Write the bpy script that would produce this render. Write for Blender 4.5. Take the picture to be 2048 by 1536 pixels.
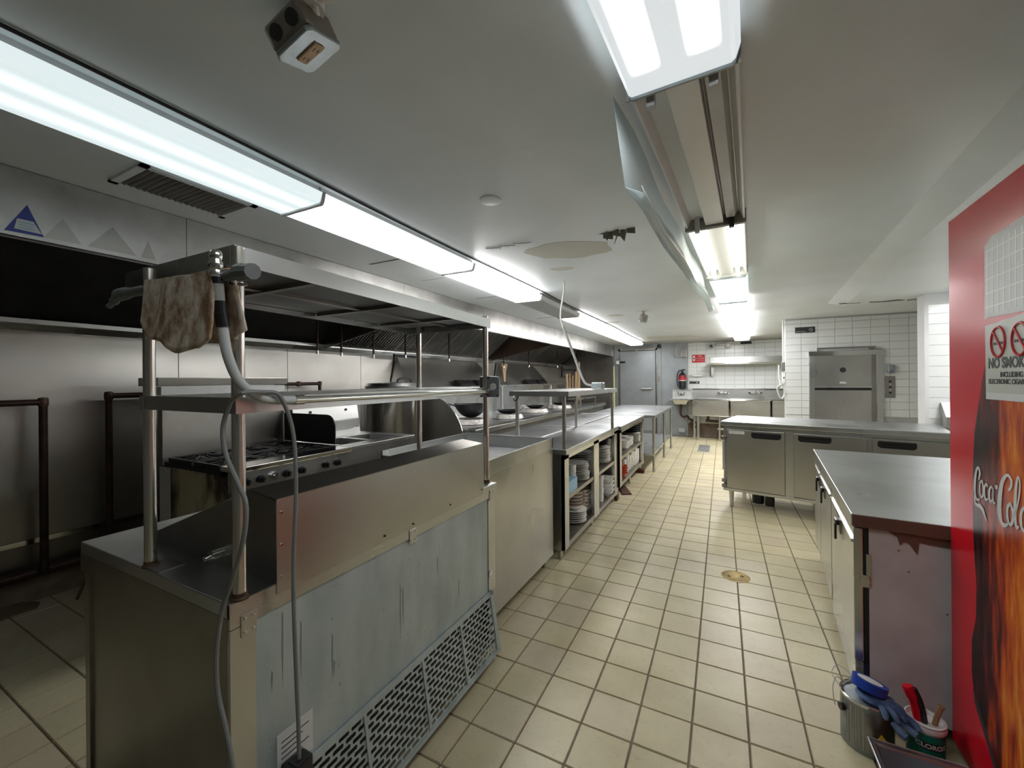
import bpy, bmesh, math, random
from mathutils import Matrix, Vector, Euler
random.seed(7)
for o in list(bpy.data.objects): bpy.data.objects.remove(o)
SC = bpy.context.scene
COL = SC.collection
R = math.radians
PI = math.pi

# ---------------------------------------------------------------- camera, world, exposure
F_PX, CY, YAW, ROLL, CAM_H = 817.5, 760.0, R(27.2), R(-0.45), 1.454
cam = bpy.data.cameras.new('camera'); cam_o = bpy.data.objects.new('camera', cam); COL.objects.link(cam_o)
cam.sensor_width = 36; cam.lens = F_PX * 36 / 2048; cam.shift_y = -(768 - CY) / 2048; cam.clip_start = .02
_r0 = Vector((math.cos(YAW), math.sin(YAW), 0)); _f = Vector((-math.sin(YAW), math.cos(YAW), 0)); _z = Vector((0, 0, 1))
_r = math.cos(ROLL) * _r0 + math.sin(ROLL) * _z; _u = -math.sin(ROLL) * _r0 + math.cos(ROLL) * _z
cam_o.matrix_world = Matrix(((_r.x, _u.x, -_f.x, 0), (_r.y, _u.y, -_f.y, 0), (_r.z, _u.z, -_f.z, CAM_H), (0, 0, 0, 1)))
SC.camera = cam_o
w = bpy.data.worlds.new('world'); SC.world = w; w.use_nodes = True
w.node_tree.nodes['Background'].inputs[0].default_value = (.8, .9, 1, 1)
w.node_tree.nodes['Background'].inputs[1].default_value = .05
SC.view_settings.view_transform = 'Standard'; SC.view_settings.look = 'None'
SC.view_settings.exposure = 2.0; SC.view_settings.gamma = 1; SC.view_settings.use_curve_mapping = False
LAMP = 1.0     # common factor on every fluorescent lamp

# ---------------------------------------------------------------- materials
def newmat(name):
    m = bpy.data.materials.new(name); m.use_nodes = True
    return m, m.node_tree.nodes, m.node_tree.links, m.node_tree.nodes['Principled BSDF']
def ramp(N, stops):
    r = N.new('ShaderNodeValToRGB'); e = r.color_ramp.elements
    while len(e) < len(stops): e.new(.5)
    for k, (p, c) in enumerate(stops):
        e[k].position = p; e[k].color = (*c, 1) if len(c) == 3 else c
    return r
def coord(N, L, scale=(1, 1, 1), kind='Object'):
    if kind == 'World':
        t = N.new('ShaderNodeNewGeometry'); out = t.outputs['Position']
    else:
        t = N.new('ShaderNodeTexCoord'); out = t.outputs[kind]
    mp = N.new('ShaderNodeMapping'); mp.inputs['Scale'].default_value = scale
    L.new(out, mp.inputs[0]); return mp.outputs[0]
def noise(N, L, vec, scale, detail=4, rough=.55):
    n = N.new('ShaderNodeTexNoise'); n.inputs['Scale'].default_value = scale; n.inputs['Detail'].default_value = detail
    n.inputs['Roughness'].default_value = rough; L.new(vec, n.inputs['Vector']); return n.outputs['Fac']
def paint(name, col, rough=.5, metal=0, var=.08, scale=6, bump=0, col2=None, stretch=(1, 1, 1), lo=.35, hi=.7, spec=.5, coat=0):
    m, N, L, B = newmat(name)
    v = coord(N, L, stretch, 'World')
    f = noise(N, L, v, scale, 6)
    c2 = col2 or tuple(max(0, x * (1 - var * 2)) for x in col)
    r = ramp(N, [(lo, c2), (hi, col)]); L.new(f, r.inputs[0]); L.new(r.outputs[0], B.inputs['Base Color'])
    B.inputs['Roughness'].default_value = rough; B.inputs['Metallic'].default_value = metal
    B.inputs['Specular IOR Level'].default_value = spec; B.inputs['Coat Weight'].default_value = coat
    if bump:
        b = N.new('ShaderNodeBump'); b.inputs['Strength'].default_value = bump; b.inputs['Distance'].default_value = .01
        L.new(f, b.inputs['Height']); L.new(b.outputs[0], B.inputs['Normal'])
    return m
def steel(name, col=(.64, .65, .64), rough=.27, brush=(1, 1, 60), grime=.15, gcol=(.18, .17, .15), gscale=3, aniso=.0, hi=.75):
    m, N, L, B = newmat(name)
    fine = noise(N, L, coord(N, L, tuple(max(1, x * .4) for x in brush), 'World'), 4, 2)
    big = noise(N, L, coord(N, L, (1, 1, 1), 'World'), gscale, 5); soft = noise(N, L, coord(N, L, (1, 1, 1), 'World'), 2.2, 1)
    r = ramp(N, [(.25, tuple(c * (1 - grime) + g * grime for c, g in zip(col, gcol))), (hi, col)]); L.new(big, r.inputs[0])
    L.new(r.outputs[0], B.inputs['Base Color']); B.inputs['Metallic'].default_value = 1
    mr = N.new('ShaderNodeMapRange'); mr.inputs['To Min'].default_value = rough - .04; mr.inputs['To Max'].default_value = rough + .08
    add = N.new('ShaderNodeMath'); add.operation = 'MULTIPLY_ADD'; L.new(fine, add.inputs[0]); add.inputs[1].default_value = .06; L.new(soft, add.inputs[2])
    mr.inputs['From Min'].default_value = .25; mr.inputs['From Max'].default_value = .8
    L.new(add.outputs[0], mr.inputs[0]); L.new(mr.outputs[0], B.inputs['Roughness'])
    b = N.new('ShaderNodeBump'); b.inputs['Strength'].default_value = .03; b.inputs['Distance'].default_value = .01
    L.new(soft, b.inputs['Height']); L.new(b.outputs[0], B.inputs['Normal'])
    return m
def plain(name, col, rough=.5, metal=0, spec=.5, alpha=1, trans=0):
    m, N, L, B = newmat(name)
    B.inputs['Base Color'].default_value = (*col, 1); B.inputs['Roughness'].default_value = rough
    B.inputs['Metallic'].default_value = metal; B.inputs['Specular IOR Level'].default_value = spec
    B.inputs['Alpha'].default_value = alpha; B.inputs['Transmission Weight'].default_value = trans
    return m
def lamp(name, base, band, width=.02, col=(.93, .98, 1), off=.07, ramp_y=None):
    """diffuser over two fluorescent tubes: brighter along the tubes (x = +-off in the fixture's own frame)"""
    m, N, L, B = newmat(name)
    t = N.new('ShaderNodeTexCoord'); s = N.new('ShaderNodeSeparateXYZ'); L.new(t.outputs['Object'], s.inputs[0])
    a = N.new('ShaderNodeMath'); a.operation = 'ABSOLUTE'; L.new(s.outputs[0], a.inputs[0])
    b = N.new('ShaderNodeMath'); b.operation = 'SUBTRACT'; L.new(a.outputs[0], b.inputs[0]); b.inputs[1].default_value = off
    c = N.new('ShaderNodeMath'); c.operation = 'ABSOLUTE'; L.new(b.outputs[0], c.inputs[0])
    r = N.new('ShaderNodeMapRange'); r.interpolation_type = 'SMOOTHSTEP'
    r.inputs['From Min'].default_value = 0; r.inputs['From Max'].default_value = width * 2
    r.inputs['To Min'].default_value = band * LAMP; r.inputs['To Max'].default_value = base * LAMP; L.new(c.outputs[0], r.inputs[0])
    out = r.outputs[0]
    if ramp_y:   # tubes end a little before the diffuser does
        y = N.new('ShaderNodeMath'); y.operation = 'ABSOLUTE'; L.new(s.outputs[1], y.inputs[0])
        q = N.new('ShaderNodeMapRange'); q.interpolation_type = 'SMOOTHSTEP'
        q.inputs['From Min'].default_value = ramp_y - .05; q.inputs['From Max'].default_value = ramp_y + .01
        q.inputs['To Min'].default_value = 1; q.inputs['To Max'].default_value = 0; L.new(y.outputs[0], q.inputs[0])
        sub = N.new('ShaderNodeMath'); sub.operation = 'SUBTRACT'; L.new(out, sub.inputs[0]); sub.inputs[1].default_value = base * LAMP
        mu = N.new('ShaderNodeMath'); mu.operation = 'MULTIPLY'; L.new(sub.outputs[0], mu.inputs[0]); L.new(q.outputs[0], mu.inputs[1])
        ad = N.new('ShaderNodeMath'); ad.operation = 'ADD'; L.new(mu.outputs[0], ad.inputs[0]); ad.inputs[1].default_value = base * LAMP
        out = ad.outputs[0]
    L.new(out, B.inputs['Emission Strength']); B.inputs['Emission Color'].default_value = (*col, 1)
    B.inputs['Base Color'].default_value = (.6, .63, .63, 1); B.inputs['Roughness'].default_value = .25
    ch = N.new('ShaderNodeTexChecker'); ch.inputs['Scale'].default_value = 160; L.new(t.outputs['Object'], ch.inputs[0])
    bp = N.new('ShaderNodeBump'); bp.inputs['Strength'].default_value = .3; bp.inputs['Distance'].default_value = .002
    L.new(ch.outputs['Fac'], bp.inputs['Height']); L.new(bp.outputs[0], B.inputs['Normal'])
    return m
TP = .2096; TX0, TY0 = -.332, 2.925
def tile_mat():
    m, N, L, B = newmat('floor_tile')
    g = N.new('ShaderNodeNewGeometry')
    mp = N.new('ShaderNodeVectorMath'); mp.operation = 'SUBTRACT'; mp.inputs[1].default_value = (TX0, TY0, 0); L.new(g.outputs['Position'], mp.inputs[0])
    dv = N.new('ShaderNodeVectorMath'); dv.operation = 'DIVIDE'; dv.inputs[1].default_value = (TP, TP, 1000); L.new(mp.outputs[0], dv.inputs[0])
    fl = N.new('ShaderNodeVectorMath'); fl.operation = 'FLOOR'; L.new(dv.outputs[0], fl.inputs[0])
    wn = N.new('ShaderNodeTexWhiteNoise'); L.new(fl.outputs[0], wn.inputs['Vector'])
    r = ramp(N, [(0, (.55, .50, .33)), (.5, (.60, .54, .355)), (1, (.575, .51, .37))]); L.new(wn.outputs['Value'], r.inputs[0])
    n1 = noise(N, L, g.outputs['Position'], 2.2, 6, .6)
    r2 = ramp(N, [(.3, (.80, .77, .72)), (.6, (1, 1, 1))]); L.new(n1, r2.inputs[0])
    n2 = noise(N, L, g.outputs['Position'], 45, 3)
    r3 = ramp(N, [(.28, (.78, .74, .68)), (.42, (1, 1, 1))]); L.new(n2, r3.inputs[0])
    mx = N.new('ShaderNodeMixRGB'); mx.blend_type = 'MULTIPLY'; mx.inputs[0].default_value = 1; L.new(r.outputs[0], mx.inputs[1]); L.new(r2.outputs[0], mx.inputs[2])
    mx2 = N.new('ShaderNodeMixRGB'); mx2.blend_type = 'MULTIPLY'; mx2.inputs[0].default_value = .6; L.new(mx.outputs[0], mx2.inputs[1]); L.new(r3.outputs[0], mx2.inputs[2])
    # grey-brown tint multiplied in towards the floor left of the prep table (cook line side)
    sx = N.new('ShaderNodeSeparateXYZ'); L.new(g.outputs['Position'], sx.inputs[0])
    mr = N.new('ShaderNodeMapRange'); mr.inputs['From Min'].default_value = -1.3; mr.inputs['From Max'].default_value = -2.1
    mr.inputs['To Min'].default_value = 0; mr.inputs['To Max'].default_value = .12; L.new(sx.outputs[0], mr.inputs[0])
    mx3 = N.new('ShaderNodeMixRGB'); mx3.blend_type = 'MULTIPLY'; L.new(mr.outputs[0], mx3.inputs[0]); L.new(mx2.outputs[0], mx3.inputs[1]); mx3.inputs[2].default_value = (.62, .60, .56, 1)
    L.new(mx3.outputs[0], B.inputs['Base Color']); B.inputs['Roughness'].default_value = .38; B.inputs['Specular IOR Level'].default_value = .45
    return m
def ceil_mat():
    m, N, L, B = newmat('ceiling_paint')
    v = coord(N, L, (1, 1, 1), 'World')
    r = ramp(N, [(.35, (.66, .70, .71)), (.65, (.73, .77, .785))]); L.new(noise(N, L, v, 1.3, 6), r.inputs[0])
    sx = N.new('ShaderNodeSeparateXYZ'); g = N.new('ShaderNodeNewGeometry'); L.new(g.outputs['Position'], sx.inputs[0])
    mr = N.new('ShaderNodeMapRange'); mr.inputs['From Min'].default_value = 8.3; mr.inputs['From Max'].default_value = 11.2; L.new(sx.outputs[1], mr.inputs[0])
    m2 = N.new('ShaderNodeMath'); m2.operation = 'MULTIPLY'; L.new(mr.outputs[0], m2.inputs[0]); L.new(noise(N, L, v, 1.1, 3), m2.inputs[1])
    mx = N.new('ShaderNodeMixRGB'); mx.blend_type = 'MULTIPLY'; L.new(m2.outputs[0], mx.inputs[0]); L.new(r.outputs[0], mx.inputs[1]); mx.inputs[2].default_value = (.55, .45, .33, 1)
    # yellowed damp stain right of the light row
    vd = N.new('ShaderNodeVectorMath'); vd.operation = 'DISTANCE'; L.new(g.outputs['Position'], vd.inputs[0]); vd.inputs[1].default_value = (.45, 2.1, 2.37)
    m3 = N.new('ShaderNodeMapRange'); m3.inputs['From Min'].default_value = .1; m3.inputs['From Max'].default_value = .7; m3.inputs['To Min'].default_value = .22; m3.inputs['To Max'].default_value = 0
    L.new(vd.outputs['Value'], m3.inputs[0])
    mx2 = N.new('ShaderNodeMixRGB'); mx2.blend_type = 'MULTIPLY'; L.new(m3.outputs[0], mx2.inputs[0]); L.new(mx.outputs[0], mx2.inputs[1]); mx2.inputs[2].default_value = (.85, .74, .58, 1)
    L.new(mx2.outputs[0], B.inputs['Base Color']); B.inputs['Roughness'].default_value = .42
    b = N.new('ShaderNodeBump'); b.inputs['Strength'].default_value = .25; b.inputs['Distance'].default_value = .02
    L.new(noise(N, L, v, 3.0, 7), b.inputs['Height']); L.new(b.outputs[0], B.inputs['Normal'])
    return m
M = {}
M['steel'] = steel('stainless_steel')
M['steel_v'] = steel('stainless_panel', (.60, .595, .565), .29, (60, 60, 1), .25)
M['steel_top'] = steel('stainless_worktop', (.62, .645, .655), .30, (3, 3, 1), .35, (.25, .26, .27), 5)
M['steel_dk'] = steel('greasy_shaded_stainless', (.40, .385, .36), .33, (60, 60, 1), .45, (.12, .10, .08), 2.5)  # darker steel: grease on the cook line, painted-in shade on the prep table end
M['steel_wall'] = steel('wall_stainless', (.66, .645, .61), .34, (1, 1, 40), .35, (.22, .20, .17), 1.6)
M['steel_hood'] = steel('hood_stainless', (.56, .55, .53), .36, (1, 1, 30), .65, (.24, .23, .21), 5)
M['potmetal'] = steel('pot_metal', (.74, .72, .68), .2, (1, 1, 1), .1)
M['chrome'] = plain('chrome', (.75, .75, .73), .14, 1)
M['pole'] = plain('polished_tube', (.80, .77, .72), .22, 1)
M['rust'] = paint('rusty_steel', (.16, .09, .055), .6, .5, .3, 20)
M['galv'] = paint('galvanised_panel', (.50, .56, .56), .42, .35, .1, 9, .12, (.36, .42, .425), (1, 1, .35))
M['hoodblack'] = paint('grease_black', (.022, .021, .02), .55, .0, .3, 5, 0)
M['filter'] = steel('filter_metal', (.34, .33, .30), .45, (1, 1, 30), .5, (.04, .035, .03), 3)
M['iron'] = paint('cast_iron', (.018, .018, .02), .55, 0, .2, 30, .2)
M['black'] = plain('black_plastic', (.012, .012, .014), .35)
M['blackrub'] = plain('black_rubber', (.02, .02, .02), .6)
M['pipe'] = paint('black_pipe', (.035, .025, .022), .45, .5, .3, 12, 0, (.08, .04, .03))
M['tile'] = tile_mat(); M['grout'] = paint('grout', (.22, .165, .12), .85, 0, .2, 30)
M['ceil'] = ceil_mat()
M['wtile'] = paint('white_wall_tile', (.72, .745, .735), .22, 0, .02, 3); M['wgrout'] = paint('wall_grout', (.42, .43, .42), .8)
M['wpaint'] = paint('white_wall_paint', (.66, .67, .67), .6, 0, .06, 2)
M['cooler'] = paint('cooler_panel', (.36, .39, .41), .38, .55, .08, 3, .05)
M['quarry'] = paint('quarry_base', (.22, .16, .11), .6, 0, .2, 10)
M['white'] = plain('white_enamel', (.78, .78, .76), .3)
M['offwhite'] = paint('off_white_metal', (.60, .61, .60), .4, 0, .05, 10)
M['ceramic_old'] = paint('worn_white_enamel', (.72, .70, .66), .35, 0, .2, 12, 0, (.35, .31, .27), (1, 1, 1), .38, .52)
M['ceramic'] = plain('white_ceramic', (.82, .81, .77), .15)
M['ceramic_br'] = plain('brown_rim_ceramic', (.20, .10, .06), .25)
M['ceramic_bk'] = plain('black_ceramic', (.012, .014, .018), .25)
M['red_bowl'] = plain('red_bowl', (.55, .06, .02), .3)
M['lightblue'] = plain('blue_box', (.30, .52, .68), .5)
M['cloth'] = paint('stained_towel', (.86, .76, .65), .95, 0, .2, 22, .9, (.34, .20, .11), (1, 1, .7), .40, .60)
M['greypipe'] = plain('grey_plastic', (.40, .42, .41), .4); M['cord'] = plain('grey_cord', (.20, .205, .20), .5)
M['conduit'] = plain('grey_conduit', (.50, .52, .51), .35); M['whitecord'] = plain('white_cord', (.65, .66, .62), .5)
M['boxgrey'] = paint('outlet_metal', (.33, .37, .38), .4, .5, .1, 20)
M['tape'] = plain('duct_tape', (.16, .17, .17), .45)
M['red'] = plain('red_enamel', (.62, .006, .02), .22, 0, .3); M['redsign'] = plain('red_sign', (.50, .02, .03), .4)
M['paper'] = paint('white_paper', (.66, .67, .66), .45, 0, .04, 30); M['ink'] = plain('ink', (.03, .03, .035), .5)
M['blue'] = plain('blue_tape', (.01, .05, .38), .4); M['glove'] = paint('blue_glove', (.16, .27, .42), .8, 0, .25, 25, 0, (.05, .09, .25))
M['green'] = plain('green_label', (.01, .22, .15), .35); M['wood'] = paint('wood', (.50, .30, .15), .6, 0, .2, 8, 0, None, (4, 4, .4))
M['palewood'] = paint('pale_wood', (.62, .43, .25), .6, 0, .15, 8, 0, None, (4, 4, .4))
M['yellow'] = plain('yellow', (.8, .6, .05), .5); M['brown'] = paint('brown_strip', (.19, .11, .085), .35, .25, .1, 5)
M['brownwood'] = paint('red_brown_block', (.12, .04, .025), .6, 0, .2, 8)
M['sidepanel'] = paint('worn_white_panel', (.68, .655, .66), .6, .0, .08, 5, .1, (.55, .52, .52))
M['scorch'] = paint('scorched_side', (.50, .44, .30), .6, 0, .3, 4, 0, (.05, .035, .02), (1.2, 1.2, .5), .42, .58)
M['brass'] = paint('brass', (.45, .33, .13), .5, .6, .2, 20); M['plaster'] = paint('torn_plaster', (.18, .17, .15), .8, 0, .2, 30)
M['patch'] = paint('ceiling_patch', (.56, .55, .49), .7, 0, .03, 3)
M['lensplain'] = plain('acrylic_lens', (.86, .92, .92), .2)
_n = M['lensplain'].node_tree; _p = _n.nodes['Principled BSDF']; _t = _n.nodes.new('ShaderNodeBsdfTranslucent'); _t.inputs[0].default_value = (.9, .96, .96, 1)
_x = _n.nodes.new('ShaderNodeMixShader'); _x.inputs[0].default_value = .55; _n.links.new(_p.outputs[0], _x.inputs[1]); _n.links.new(_t.outputs[0], _x.inputs[2])
_n.links.new(_x.outputs[0], _n.nodes['Material Output'].inputs['Surface'])
M['lensoff'] = plain('unlit_lens', (.40, .42, .40), .3)
M['bottle'] = None
M['copper_plate'] = steel('warm_plate', (.36, .25, .18), .4, (1, 1, 30), .5, (.08, .06, .05), 3)
M['underdark'] = steel('shaded_underside', (.20, .20, .20), .4, (1, 1, 1), .3)
M['dripstain'] = plain('drip_stain', (.20, .22, .22), .6)
M['wetpan'] = steel('grey_pan', (.46, .48, .52), .3, (1, 1, 1), .2, (.1, .1, .12), 6)
M['cartblue'] = plain('dark_blue_plastic', (.02, .025, .06), .4)
M['yellowstick'] = plain('yellow_tube', (.62, .62, .25), .5); M['copper'] = plain('orange_glow_metal', (.55, .25, .08), .35, .6)
M['gauge'] = plain('glass_gauge', (.5, .5, .5), .1)
M['lampA'] = lamp('lamp_front_right', .17, 8, .022, (.90, .96, 1), .072, .52)
M['lampB'] = lamp('lamp_left_dim', .20, .30, .03, (.86, .98, 1), .065)
M['lampC'] = lamp('lamp_left_white', .26, .55, .03, (.93, .96, 1), .065)
M['lampD'] = lamp('lamp_bright', 5.2, 9, .03, (1, .99, .98), .065)
M['lampE'] = lamp('lamp_pinkish', 2.2, 3.5, .03, (1, .93, .94), .065)
M['lampF'] = lamp('lamp_greenish', .20, .34, .03, (.85, 1, .98), .065)
M['lampG'] = lamp('lamp_left_bright', 2.2, 4.2, .03, (1, .99, .98), .065)
M['tube_on'] = plain('lit_tube', (.9, .9, .85), .4)
_b = M['tube_on'].node_tree.nodes['Principled BSDF']; _b.inputs['Emission Color'].default_value = (1, .97, .85, 1); _b.inputs['Emission Strength'].default_value = 2.6 * LAMP

# ---------------------------------------------------------------- mesh builder
class MB:
    def __init__(s, T=None): s.v = []; s.f = []; s.T = T
    def add(s, vs, fs):
        n = len(s.v)
        s.v += [(s.T @ Vector(v)) if s.T else Vector(v) for v in vs]; s.f += [tuple(i + n for i in f) for f in fs]; return s
    def box(s, x0, x1, y0, y1, z0, z1):
        if x0 > x1: x0, x1 = x1, x0
        if y0 > y1: y0, y1 = y1, y0
        if z0 > z1: z0, z1 = z1, z0
        return s.add([(x0, y0, z0), (x1, y0, z0), (x1, y1, z0), (x0, y1, z0), (x0, y0, z1), (x1, y0, z1), (x1, y1, z1), (x0, y1, z1)],
                     [(0, 3, 2, 1), (4, 5, 6, 7), (0, 1, 5, 4), (1, 2, 6, 5), (2, 3, 7, 6), (3, 0, 4, 7)])
    def prism(s, poly, axis, a, b):
        """poly in the plane normal to axis; x:(y,z) y:(x,z) z:(x,y)"""
        def P(p, t): return {'x': (t, p[0], p[1]), 'y': (p[0], t, p[1]), 'z': (p[0], p[1], t)}[axis]
        n = len(poly); vs = [P(p, a) for p in poly] + [P(p, b) for p in poly]
        fs = [tuple(range(n)), tuple(range(2 * n - 1, n - 1, -1))] + [(i, i + n, (i + 1) % n + n, (i + 1) % n)[::-1] for i in range(n)]
        return s.add(vs, fs)
    def cyl(s, p0, p1, r0, r1=None, n=14, cap=True):
        r1 = r0 if r1 is None else r1
        p0 = Vector(p0); p1 = Vector(p1); d = (p1 - p0).normalized(); a = d.orthogonal().normalized(); b = d.cross(a)
        vs = [p0 + (a * math.cos(t) + b * math.sin(t)) * r0 for t in [2 * PI * i / n for i in range(n)]] + \
             [p1 + (a * math.cos(t) + b * math.sin(t)) * r1 for t in [2 * PI * i / n for i in range(n)]]
        fs = [(i, (i + 1) % n, (i + 1) % n + n, i + n) for i in range(n)]
        if cap: fs += [tuple(range(n - 1, -1, -1)), tuple(range(n, 2 * n))]
        return s.add(vs, fs)
    def tube(s, pts, r, n=10, smooth=True, cap=True):
        P = [Vector(p) for p in pts]
        if smooth and len(P) > 2:
            Q = []
            for i in range(len(P) - 1):
                p0, p1, p2, p3 = P[max(i - 1, 0)], P[i], P[i + 1], P[min(i + 2, len(P) - 1)]
                for k in range(5):
                    t = k / 5; Q.append(.5 * ((2 * p1) + (p2 - p0) * t + (2 * p0 - 5 * p1 + 4 * p2 - p3) * t * t + (3 * p1 - p0 - 3 * p2 + p3) * t ** 3))
            Q.append(P[-1]); P = Q
        vs = []; a = None
        for i, p in enumerate(P):
            d = (P[min(i + 1, len(P) - 1)] - P[max(i - 1, 0)]).normalized()
            a = d.orthogonal().normalized() if a is None else (a - d * a.dot(d)).normalized()
            b = d.cross(a); rr = r[i] if isinstance(r, list) else r
            vs += [p + (a * math.cos(t) + b * math.sin(t)) * rr for t in [2 * PI * k / n for k in range(n)]]
        fs = [(i * n + k, i * n + (k + 1) % n, (i + 1) * n + (k + 1) % n, (i + 1) * n + k) for i in range(len(P) - 1) for k in range(n)]
        if cap: fs += [tuple(range(n - 1, -1, -1)), tuple(range((len(P) - 1) * n, len(P) * n))]
        return s.add(vs, fs)
    def lathe(s, prof, c=(0, 0, 0), n=24, cap=True):
        vs = [(c[0] + r * math.cos(2 * PI * k / n), c[1] + r * math.sin(2 * PI * k / n), c[2] + z) for r, z in prof for k in range(n)]
        fs = [(i * n + k, i * n + (k + 1) % n, (i + 1) * n + (k + 1) % n, (i + 1) * n + k) for i in range(len(prof) - 1) for k in range(n)]
        if cap: fs += [tuple(range(n - 1, -1, -1)), tuple(range((len(prof) - 1) * n, len(prof) * n))]
        return s.add(vs, fs)
W = {}
def mesh(name, mb, mat, inv=None, smooth=False, bevel=0):
    me = bpy.data.meshes.new(name)
    vs = [tuple(inv @ v) if inv else tuple(v) for v in mb.v]
    me.from_pydata(vs, [], mb.f); me.update()
    bm = bmesh.new(); bm.from_mesh(me); bmesh.ops.recalc_face_normals(bm, faces=bm.faces)
    bm.to_mesh(me); bm.free()
    if mat: me.materials.append(M[mat] if isinstance(mat, str) else mat)
    if smooth:
        for p in me.polygons: p.use_smooth = True
        try: me.set_sharp_from_angle(angle=R(40))
        except Exception: pass
    return me
def obj(name, mb, mat, parent=None, local=False, smooth=False, bevel=0):
    inv = None
    if parent is not None and not local: inv = W[parent].inverted()
    me = mb if isinstance(mb, bpy.types.Mesh) else mesh(name, mb, mat, inv, smooth)
    o = bpy.data.objects.new(name, me); COL.objects.link(o)
    if parent is not None: o.parent = parent; W[o] = W[parent]
    else: W[o] = Matrix.Identity(4)
    if bevel:
        b = o.modifiers.new('b', 'BEVEL'); b.width = bevel; b.segments = 2; b.limit_method = 'ANGLE'; b.angle_limit = R(50)
    return o
def tag(o, label=None, cat=None, group=None, kind=None):
    if label: o['label'] = label
    if cat: o['category'] = cat
    if group: o['group'] = group
    if kind: o['kind'] = kind
    return o
def thing(name, label, cat, loc=(0, 0, 0), rz=0, group=None):
    o = bpy.data.objects.new(name, None); COL.objects.link(o); o.empty_display_size = .1
    o.location = loc; o.rotation_euler = (0, 0, rz); W[o] = Matrix.Translation(loc) @ Matrix.Rotation(rz, 4, 'Z')
    return tag(o, label, cat, group)
def solo(name, mb, mat, label, cat, group=None, loc=(0, 0, 0), smooth=False, bevel=0):
    """a thing that is one mesh; vertices given in world space, origin moved to loc"""
    me = mesh(name, mb, mat, Matrix.Translation(loc).inverted(), smooth)
    o = bpy.data.objects.new(name, me); COL.objects.link(o); o.location = loc; W[o] = Matrix.Translation(loc)
    if bevel:
        b = o.modifiers.new('b', 'BEVEL'); b.width = bevel; b.segments = 2; b.limit_method = 'ANGLE'; b.angle_limit = R(50)
    return tag(o, label, cat, group)
def struct(name, mb, mat, parent=None, **k):
    o = obj(name, mb, mat, parent, **k); o['kind'] = 'structure'; return o
def B(*a): return MB().box(*a)
def frame4(org, ex, ey):
    ez = ex.cross(ey); return Matrix(((ex.x, ey.x, ez.x, org[0]), (ex.y, ey.y, ez.y, org[1]), (ex.z, ey.z, ez.z, org[2]), (0, 0, 0, 1)))
def text(name, s, size, T, mat, parent=None, align='CENTER', bold=0, bend=None, sx=1):
    cu = bpy.data.curves.new(name, 'FONT'); cu.body = s; cu.size = size; cu.align_x = align; cu.align_y = 'CENTER'; cu.offset = bold; cu.extrude = .0004
    t = bpy.data.objects.new(name, cu); COL.objects.link(t)
    dg = bpy.context.evaluated_depsgraph_get(); me = bpy.data.meshes.new_from_object(t.evaluated_get(dg)); bpy.data.objects.remove(t)
    for v in me.vertices:
        p = v.co.copy(); p.x *= sx
        if bend: a = p.x / bend; p = Vector((bend * math.sin(a), p.y, p.z + bend * (math.cos(a) - 1)))
        v.co = T @ p
    if parent is not None:
        inv = W[parent].inverted()
        for v in me.vertices: v.co = inv @ v.co
    me.materials.clear(); me.materials.append(M[mat])
    o = bpy.data.objects.new(name, me); COL.objects.link(o)
    if parent is not None: o.parent = parent; W[o] = W[parent]
    return o
VX = Vector((1, 0, 0)); VY = Vector((0, 1, 0)); VZ = Vector((0, 0, 1))

# ================================================================ THE SETTING
CZ = 2.37
XL, XR, YF, YB = -4.2, 3.3, -2.4, 11.25
fl = struct('floor', B(XL - .1, XR + .1, YF - .1, YB + .3, -.12, -.006), 'grout')
def tile_shape(mb, x0, x1, y0, y1, z=0, h=.007, c=.003):
    mb.add([(x0, y0, z - h), (x1, y0, z - h), (x1, y1, z - h), (x0, y1, z - h), (x0 + c, y0 + c, z), (x1 - c, y0 + c, z), (x1 - c, y1 - c, z), (x0 + c, y1 - c, z)],
           [(4, 5, 6, 7), (0, 1, 5, 4), (1, 2, 6, 5), (2, 3, 7, 6), (3, 0, 4, 7)])
tm = MB(); g = .0024; tile_shape(tm, g, TP - g, g, TP - g); tile_me = mesh('floor_tile', tm, 'tile')
cells = []
i0 = math.ceil((XL - TX0) / TP); i1 = math.floor((XR - TX0) / TP); j0 = math.ceil((YF - TY0) / TP); j1 = math.floor((YB - TY0) / TP)
for i in range(i0, i1):
    for j in range(j0, j1):
        x = TX0 + i * TP; y = TY0 + j * TP; cx, cy = x + TP / 2, y + TP / 2
        d = Vector((cx, cy, 0)); zf = d.dot(_f); xr = d.dot(_r0)
        vis = False
        if zf > .3:
            u = 1024 + F_PX * xr / zf; v = CY + F_PX * CAM_H / zf
            vis = -60 < u < 2100 and v < 1640
            if -2.0 < cx < -1.15 and .6 < cy < 11: vis = False
            if cx < -2.6 and cy > 1.35: vis = False
            if -2.6 <= cx < -1.9 and cy > 1.2: vis = False
            if cx > .55 and cy > 2.2 and cy < 4.1: vis = False
            if cx > .35 and cy > 5.6: vis = False
            if cx > 1.0: vis = False
        cells.append((d.length if vis else 1e6 + d.length, x, y, vis))
cells.sort()
rest = MB()
for k, (d, x, y, vis) in enumerate(cells):
    if k < 300 and vis:
        o = bpy.data.objects.new('floor_tile', tile_me); COL.objects.link(o); o.parent = fl
        o.location = (x, y, random.uniform(-.0006, .0006)); o['kind'] = 'structure'
    else:
        tile_shape(rest, x + g, x + TP - g, y + g, y + TP - g)
tag(obj('floor_tile_field', rest, 'tile', fl), kind='stuff')

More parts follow.
